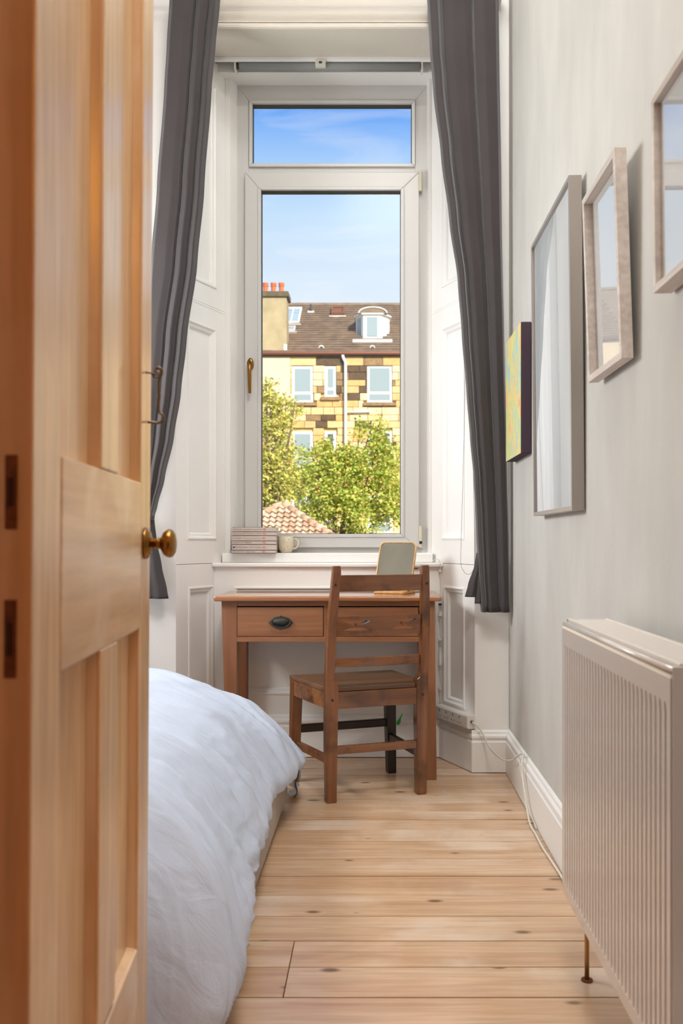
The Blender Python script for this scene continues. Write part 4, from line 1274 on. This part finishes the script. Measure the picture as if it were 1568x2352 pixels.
# windows: x0, x1, z0, z1, kind
FLOORS = [(0.0, 0), (-3.22, 1), (-6.45, 2)]
WINS = []
for dz_, fi in FLOORS:
    for (x0, x1, z0, z1, kd) in ((-4.12, -3.08, 7.76, 9.55, 0), (-2.51, -1.93, 8.03, 9.55, 1), (-0.41, 0.83, 7.76, 9.58, 0)):
        WINS.append((x0, x1, z0 + dz_, z1 + dz_, kd, fi))
for (x0, x1, z0, z1, kd, fi) in WINS:
    yb_ = BD + (0.08 if fi < 2 else -0.01)
    w = obj('window', wbox(x0, x1, yb_, yb_ + 0.07, z0, z1), M_OWHITE, bld, world=True)
    zs_ = z0 + (z1 - z0) * 0.25
    gm_ = M_OGLASS if (fi == 0 or x0 < -3) else M_ODARK
    f_ = 0.13 if kd == 0 else 0.15
    obj('pane', wbox(x0 + f_, x1 - f_, yb_ - 0.012, yb_ + 0.02, zs_ + 0.10, z1 - 0.12), gm_, w, world=True)
    obj('pane', wbox(x0 + f_ * 0.85, x1 - f_ * 0.85, yb_ - 0.012, yb_ + 0.02, z0 + 0.12, zs_ - 0.04), M_OGLASS, w, world=True)
    obj('window_sill', wbox(x0 - 0.18, x1 + 0.18, BD - 0.10, BD + 0.14, z0 - 0.17, z0 - 0.01), STONES[5], bld, world=True)
# coursed stones of the middle bay
rs_ = random.Random(5)
def near_window(xa, xb, za, zb):
    segs = [(xa, xb)]
    for (x0, x1, z0, z1, kd, fi) in WINS:
        z0e = z0 - 0.18
        if zb <= z0e + 0.02 or za >= z1 - 0.02:
            continue
        x0e, x1e = x0 - 0.0, x1 + 0.0
        if za < z0 - 0.02:
            x0e, x1e = x0 - 0.18, x1 + 0.18
        new = []
        for a, b in segs:
            if b <= x0e or a >= x1e:
                new.append((a, b))
            else:
                if a < x0e:
                    new.append((a, x0e))
                if b > x1e:
                    new.append((x1e, b))
        segs = new
    return segs
zt = EAVE
ci = 0
while zt > 3.5:
    hgt = (0.36, 0.33, 0.38, 0.30, 0.35)[ci % 5]
    if ci == 0:
        hgt = 0.58
    zb_ = max(3.45, zt - hgt)
    x = -4.20
    while x < 1.97:
        wd = rs_.uniform(0.42, 0.95) if ci else rs_.uniform(0.9, 1.5)
        xe = min(1.98, x + wd)
        if 1.98 - xe < 0.25:
            xe = 1.98
        for a, b in near_window(x, xe, zb_, zt):
            if b - a < 0.07:
                continue
            cx_ = (a + b) / 2
            pd = 0.08
            if -3.1 < cx_ < -1.4 and zt > 6.6:
                pd = 0.50
            elif -1.4 <= cx_ < -0.4 and zt > 7.2:
                pd = 0.42
            elif cx_ > 0.8 and zt > 7.5:
                pd = 0.35
            if ci == 0:
                pd = 0.30
            if zt < 6.6:
                pd = 0.05
            m_ = rs_.choice([STONES[4], STONES[4], STONES[5]]) if rs_.random() < pd else rs_.choice(STONES[:4])
            pr = rs_.uniform(0.0, 0.025)
            obj('stone', wbox(a + 0.012, b - 0.012, BD + pr, BD + 0.15, zb_ + 0.012, zt - 0.012), m_, bld, world=True)
        x = xe
    zt = zb_
    ci += 1
# downpipes
obj('downpipe', MB().tube([(-1.62, BD - 0.12, EAVE - 0.05), (-1.58, BD - 0.12, EAVE - 0.25), (-1.48, BD - 0.10, EAVE - 0.45), (-1.48, BD - 0.10, GZ)], 0.075, 10), M_OWHITE, bld, world=True, smooth=True)
obj('waste_pipe', MB().tube([(-1.48, BD - 0.08, 7.26), (-0.25, BD - 0.08, 7.30)], 0.05, 8), M_OWHITE, bld, world=True, smooth=True)
obj('gutter', MB().tube([(-18, BD - 0.16, EAVE + 0.0), (14, BD - 0.16, EAVE + 0.0)], 0.095, 10), M_GUTTER, bld, world=True, smooth=True)
obj('eave_course', wbox(-18, 14, BD - 0.08, BD + 0.14, EAVE - 0.16, EAVE - 0.02), STONES[4], bld, world=True)
# roof: rows of tiles laid up the slope
RM = Matrix.Translation((0, BD - 0.2, EAVE + 0.02)) @ Matrix.Rotation(ang, 4, 'X')
SLEN = 6.95
roof = obj('roof', MB().box(-18, 14, 0, SLEN, -0.12, -0.02).xf(RM), M_ROOF, bld, world=True)
tiles = MB()
rows = 22
rr_ = random.Random(3)
for r in range(rows):
    s0 = r * SLEN / rows
    s1 = s0 + SLEN / rows + 0.05
    x = -12.0 + (0.16 if r % 2 else 0)
    while x < 8:
        h0 = 0.085 + rr_.uniform(-0.008, 0.012)
        tiles.hexa([(x, s0, -0.02), (x + 0.325, s0, -0.02), (x + 0.325, s1, -0.02), (x, s1, -0.02)], [(x, s0, h0), (x + 0.325, s0, h0), (x + 0.325, s1, 0.0), (x, s1, 0.0)])
        x += 0.33
ot = obj('roof_tiles', tiles.xf(RM), M_ROOF, roof, world=True)
ot['kind'] = 'stuff'
obj('ridge', MB().tube([RM @ Vector((-18, SLEN, 0.0)), RM @ Vector((14, SLEN, 0.0))], 0.10, 8), M_ROOF, bld, world=True)
obj('rear_slope', MB().box(-18, 14, 0, SLEN, -0.12, -0.02).xf(Matrix.Translation((0, BD - 0.4 + 2 * SLEN * math.cos(ang), EAVE + 0.02)) @ Matrix.Rotation(math.pi - ang, 4, 'X') @ Matrix.Scale(-1, 4, (0, 0, 1))), M_ROOF, bld, world=True)
def tpos(py):       # distance up the slope whose height shows at that elevation from the room
    a = (1240 - py) / F
    t = (a * (BD - 0.2) - (EAVE - 0.96)) / (SL - a)
    return t / math.cos(ang)
def xat(px, s):
    return (px - 862) / F * (BD - 0.2 + s * math.cos(ang))
def rooflight(px0, px1, py0, py1, fw, fm, gm, tall=0.12):
    s0, s1 = tpos(py1), min(tpos(py0), SLEN - 0.1)
    x0, x1 = xat(px0, s0), xat(px1, s0)
    mb = MB()
    mb.box(x0, x1, s0, s0 + fw, 0, tall).box(x0, x1, s1 - fw, s1, 0, tall).box(x0, x0 + fw, s0 + fw, s1 - fw, 0, tall).box(x1 - fw, x1, s0 + fw, s1 - fw, 0, tall)
    o = obj('rooflight', mb.xf(RM), fm, bld, world=True)
    obj('rooflight_pane', MB().box(x0 + fw, x1 - fw, s0 + fw, s1 - fw, 0.02, tall * 0.7).xf(RM), gm, o, world=True)
    obj('flashing', MB().box(x0 - 0.1, x1 + 0.1, s0 - 0.22, s0, 0.03, 0.06).xf(RM), M_LEAD, o, world=True)
    return o, x0, x1, s0, s1
r1, x0, x1, s0, s1 = rooflight(648, 687, 710, 744, 0.09, M_OWHITE, M_SKYL)
obj('glazing_bar', MB().box(x0 + 0.42, x0 + 0.46, s0, s1, 0.05, 0.14).xf(RM), M_OWHITE, r1, world=True)
rooflight(650, 677, 753, 763, 0.07, M_LEAD, M_SKYL)
rooflight(760, 790, 712, 727, 0.09, M_BROWN, M_BROWN, 0.2)
s = tpos(717)
x = xat(714, s)
vp = RM @ Vector((x, s, 0))
obj('vent_pipe', MB().tube([vp, vp + Vector((0, 0, 0.42))], 0.06, 8), M_GASKET, bld, world=True)
obj('vent_flashing', MB().box(x - 0.18, x + 0.18, s - 0.25, s + 0.1, 0.03, 0.07).xf(RM), M_LEAD, bld, world=True)
for px in (738, 855):
    s = tpos(802)
    x = xat(px, s)
    v0 = RM @ Vector((x, s, 0.06))
    obj('roof_vent', MB().tube([v0 + Vector((0, -0.06, 0)), v0 + Vector((0, 0.4, 0.05))], 0.14, 10), M_LEAD, bld, world=True)
    obj('vent_mouth', MB().tube([v0 + Vector((0, -0.07, -0.03)), v0 + Vector((0, 0.0, -0.03))], 0.10, 10), M_GASKET, bld, world=True)
# dormer
dm = obj('dormer', MB().prism([(-0.62, 45.25), (0.30, 45.25), (0.72, 45.9), (0.72, 48.6), (-1.0, 48.6), (-1.0, 45.9)], lambda u, v, h: (u, v, h), 10.9, 12.42), M_OWHITE, bld, world=True)
obj('pane', wbox(-0.42, 0.10, 45.22, 45.3, 11.30, 12.28), M_OGLASS, dm, world=True)
for (a, b) in (((-0.69, 45.37), (-0.93, 45.78)), ((0.37, 45.35), (0.65, 45.78))):
    e = Vector((b[0] - a[0], b[1] - a[1], 0)).normalized()
    nrm = Vector((e.y, -e.x, 0)) * (1 if a[0] > 0 else -1) * 0.02
    obj('side_pane', MB().hexa([(a[0] - nrm.x, a[1] - nrm.y, 11.35), (b[0] - nrm.x, b[1] - nrm.y, 11.35), (b[0] + nrm.x, b[1] + nrm.y, 11.35), (a[0] + nrm.x, a[1] + nrm.y, 11.35)],
                              [(a[0] - nrm.x, a[1] - nrm.y, 12.3), (b[0] - nrm.x, b[1] - nrm.y, 12.3), (b[0] + nrm.x, b[1] + nrm.y, 12.3), (a[0] + nrm.x, a[1] + nrm.y, 12.3)]), M_OGLASS if a[0] < 0 else M_OWHITE, dm, world=True)
obj('dormer_eave', MB().prism([(-0.70, 45.15), (0.38, 45.15), (0.82, 45.8), (0.82, 48.6), (-1.1, 48.6), (-1.1, 45.8)], lambda u, v, h: (u, v, h), 12.40, 12.46), M_OWHITE, dm, world=True)
cap = []
for k in range(13):
    a = math.pi * k / 12
    cap.append((-0.14 + 0.72 * math.cos(a), 12.44 + 0.30 * math.sin(a)))
obj('dormer_roof', MB().prism(cap, lambda u, v, h: (u, h, v), 45.18, 48.9), M_ROOF, dm, world=True)
obj('dormer_arch', MB().tube([(u, 45.16, v + 0.02) for u, v in cap], 0.032, 8), M_OWHITE, dm, world=True)
obj('dormer_apron', MB().box(-1.15, 0.85, tpos(789), tpos(783), 0.04, 0.09).xf(RM), M_LEAD, dm, world=True)
# chimney gable
ch_ = obj('chimney', wbox(-7.4, -4.38, BD - 0.02, BD + 1.1, EAVE + 0.1, 12.98), M_CHIM, bld, world=True)
obj('chimney_cope', wbox(-7.5, -4.28, BD - 0.12, BD + 1.2, 12.95, 13.22), M_CHIMCAP, ch_, world=True, bevel=0.03)
obj('chimney_skew', wbox(-4.52, -4.36, BD - 0.06, BD + 0.1, EAVE + 0.12, EAVE + 0.45), M_OWHITE, ch_, world=True)
for px in (609.5, 628, 646, 590, 571):
    xp = (px - 862) / F * (BD + 0.4)
    obj('chimney_pot', MB().lathe([(0.135, 0), (0.12, 0.05), (0.12, 0.36), (0.145, 0.38), (0.145, 0.42), (0.125, 0.44), (0.145, 0.47), (0.145, 0.55), (0.10, 0.55), (0.10, 0.3)], 14, lambda a, b, h: (xp + a, BD + 0.4 + b, 13.20 + h)), M_POT, ch_, world=True, smooth=False)

# ---------------------------------------------------------------- small tiled roof in the back court
AX, AY, AZ, PT = -3.24, 31.0, 2.235, 0.62
out_b = thing('pantiled_outbuilding', 'low outbuilding with a hipped clay pantile roof behind the window sill', 'outbuilding', (AX, AY, GZ))
H = 2.6
obj('wall', wbox(AX - H + 0.3, AX + H - 0.3, AY - H + 0.3, AY + H - 0.3, GZ, AZ - PT * H + 0.15), M_FAC, out_b, world=True)
M_TILEBASE = plain('pantile_bed', lin(110, 78, 56), 0.9)
M_TILE = [paint('pantile_a', lin(198, 164, 132), 0.85, 0.12, 3, 0.1), paint('pantile_b', lin(186, 148, 114), 0.85, 0.14, 3, 0.1), paint('pantile_c', lin(206, 176, 146), 0.85, 0.1, 3, 0.1)]
dn = -0.05
obj('roof_deck', MB().add([(AX, AY, AZ + dn), (AX - H, AY - H, AZ - PT * H + dn), (AX + H, AY - H, AZ - PT * H + dn), (AX + H, AY + H, AZ - PT * H + dn), (AX - H, AY + H, AZ - PT * H + dn)],
                          [(0, 1, 2), (0, 2, 3), (0, 3, 4), (0, 4, 1), (1, 4, 3, 2)]), M_TILEBASE, out_b, world=True)
pa = math.atan(PT)
TM = Matrix.Translation((AX, AY, AZ)) @ Matrix.Rotation(pa, 4, 'X')   # local y up the slope (apex at 0), x across
tw, tg = 0.225, 0.30
def tile_mesh():
    mb = MB()
    rings = []
    n = 8
    for s_, lift in ((-tg - 0.05, 0.055), (0.0, 0.0)):
        top = [(-tw / 2 + tw * k / n, s_, lift + 0.036 * (math.sin(2 * math.pi * (k / n) - 0.4))) for k in range(n + 1)]
        bot = [(p[0], p[1], p[2] - 0.018) for p in reversed(top)]
        rings.append(top + bot)
    mb.loft(rings)
    return mb
base_meshes = [mesh_of('roof_tile', tile_mesh(), m, True) for m in M_TILE]
rt_ = random.Random(9)
stuff_t = MB()
inv = WM[out_b.name].inverted()
cosp = math.cos(pa)
for r in range(0, 10):
    s_top = -0.06 - r * tg
    h_mid = -(s_top - tg * 0.6) * cosp
    nmax = int(h_mid / tw)
    for k in range(-nmax, nmax + 1):
        m4 = TM @ Matrix.Translation((k * tw + rt_.uniform(-0.004, 0.004), s_top, 0.03 + rt_.uniform(0, 0.008)))
        if r < 9:
            o = bpy.data.objects.new('roof_tile', rt_.choice(base_meshes))
            put(o, out_b)
            o.matrix_local = inv @ m4
        else:
            tm = tile_mesh().xf(m4)
            stuff_t.add(tm.v, tm.f)
so_ = obj('roof_tiles_lower', stuff_t, M_TILE[0], out_b, world=True)
so_['kind'] = 'stuff'
for sx in (-1, 1):
    d_ = Vector((sx, -1, -PT)).normalized()
    for k in range(10):
        p = Vector((AX, AY, AZ + 0.02)) + d_ * (k * 0.38)
        q = p + d_ * 0.42
        hm = MB().tube([p + Vector((0, 0, -0.02)), q + Vector((0, 0, 0.012))], [0.105, 0.125], 10)
        obj('hip_tile', hm, M_TILE[k % 3], out_b, world=True, smooth=True)
# ---------------------------------------------------------------- trees
def leaf_mat(name, stops):
    m, t, b, o = new_mat(name)
    g = t.nodes.new('ShaderNodeNewGeometry')
    col = ramp_node(t, g.outputs['Random Per Island'], stops)
    df = t.nodes.new('ShaderNodeBsdfDiffuse')
    tr = t.nodes.new('ShaderNodeBsdfTranslucent')
    mx = t.nodes.new('ShaderNodeMixShader')
    mx.inputs[0].default_value = 0.3
    t.links.new(col, df.inputs[0])
    t.links.new(col, tr.inputs[0])
    t.links.new(df.outputs[0], mx.inputs[1])
    t.links.new(tr.outputs[0], mx.inputs[2])
    t.links.new(mx.outputs[0], o.inputs[0])
    t.nodes.remove(b)
    return m
M_BARK = paint('bark', lin(112, 98, 72), 0.95, 0.25, 8, 0)
M_LEAF1 = leaf_mat('leaves_rowan', [(0.0, lin(128, 158, 66)), (0.3, lin(178, 198, 90)), (0.6, lin(214, 218, 112)), (0.86, lin(238, 226, 130)), (0.96, lin(232, 206, 110)), (1.0, lin(216, 150, 80))])
M_LEAF2 = leaf_mat('leaves_yellowing', [(0.0, lin(150, 168, 78)), (0.3, lin(200, 204, 98)), (0.6, lin(232, 222, 122)), (0.86, lin(244, 226, 138)), (0.96, lin(236, 208, 118)), (1.0, lin(214, 150, 80))])
def tree(name, label, D, base_px, blobs, n_leaf, leaf, mat, seed, shoots=()):
    R_ = random.Random(seed)
    pm = F / D
    X = lambda px: (px - 862) / pm
    Zf = lambda py: EYE - (py - 1240) / pm
    root = thing(name, label, 'tree', (X(base_px), D, GZ), group='trees in the back court')
    # branches
    bx = X(base_px)
    tr_ = MB()
    fork = 0.2
    tr_.tube(catmull([(bx, D, GZ), (bx + 0.05, D, -2.0), (bx - 0.04, D, -0.8), (bx, D, fork)], 4), [0.24 - 0.008 * k for k in range(13)], 10)
    obj('trunk', tr_, M_BARK, root, world=True, smooth=True)
    weights = [b[2] * b[3] for b in blobs]
    for (cx, cy, rx, ry) in blobs:
        c = Vector((X(cx), D + R_.uniform(-0.3, 0.3), Zf(cy)))
        st = Vector((bx, D, fork - 0.25))
        mid = st.lerp(c, 0.5) + Vector((R_.uniform(-0.2, 0.2), R_.uniform(-0.3, 0.3), R_.uniform(-0.1, 0.3)))
        tp = c + Vector((0, 0, ry / pm * 0.7))
        pts_ = catmull([st, mid, c, tp], 4)
        obj('branch', MB().tube(pts_, [0.06 - 0.05 * k / (len(pts_) - 1) for k in range(len(pts_))], 6), M_BARK, root, world=True, smooth=True)
    V_, F_ = [], []
    tot = sum(weights)
    def put_leaf(p):
        s_ = leaf * R_.uniform(0.6, 1.25)
        a, b_ = R_.uniform(0, 2 * math.pi), R_.uniform(-0.9, 0.9)
        d1 = Vector((math.cos(a) * math.cos(b_), math.sin(a) * math.cos(b_), math.sin(b_)))
        d2 = d1.cross(Vector((R_.uniform(-1, 1), R_.uniform(-1, 1), R_.uniform(-1, 1)))).normalized()
        o_ = len(V_)
        V_.extend([tuple(p), tuple(p + d1 * s_ * 0.5 + d2 * s_ * 0.34), tuple(p + d1 * s_), tuple(p + d1 * s_ * 0.5 - d2 * s_ * 0.34)])
        F_.append((o_, o_ + 1, o_ + 2, o_ + 3))
    for (cx, cy, rx, ry), w_ in zip(blobs, weights):
        k = int(n_leaf * w_ / tot)
        ncl = max(6, int(k / 34))
        ctr = []
        for q in range(ncl):
            while True:
                v = Vector((R_.uniform(-1, 1), R_.uniform(-1, 1), R_.uniform(-1, 1)))
                if v.length < 1:
                    break
            v = v * (0.55 + 0.45 * v.length)
            ctr.append(Vector((X(cx) + v.x * rx / pm, D + v.y * 0.8 * (rx + ry) * 0.5 / pm, Zf(cy) + v.z * ry / pm)))
        for q in range(k):
            c = R_.choice(ctr)
            put_leaf(c + Vector((R_.gauss(0, 0.16), R_.gauss(0, 0.16), R_.gauss(0, 0.13))))
    lo = obj('foliage', MB().add(V_, F_), mat, root, world=True)
    lo['kind'] = 'stuff'
    return root
tree('rowan_tree', 'broad green rowan tree in front of the tenement', 37.0, 770,
     [(765, 1120, 95, 70), (700, 1075, 55, 55), (770, 1060, 45, 40), (835, 1075, 60, 60), (870, 1015, 22, 34), (873, 968, 8, 22), (848, 1000, 10, 28), (826, 985, 9, 24), (800, 1030, 22, 28), (895, 1080, 40, 50),
      (900, 1160, 50, 60), (815, 1175, 90, 60), (725, 1160, 60, 55), (745, 1030, 22, 26)], 19000, 0.15, M_LEAF1, 3)
tree('rowan_tree', 'yellowing slender tree at the left edge of the window pane', 34.5, 600,
     [(612, 890, 14, 34), (626, 930, 26, 36), (655, 945, 18, 26), (676, 940, 12, 20), (640, 990, 34, 34), (622, 1050, 34, 46), (660, 1045, 22, 36), (612, 1130, 36, 60), (648, 1110, 34, 50), (590, 980, 40, 60), (580, 1100, 50, 80)], 11000, 0.14, M_LEAF2, 8)
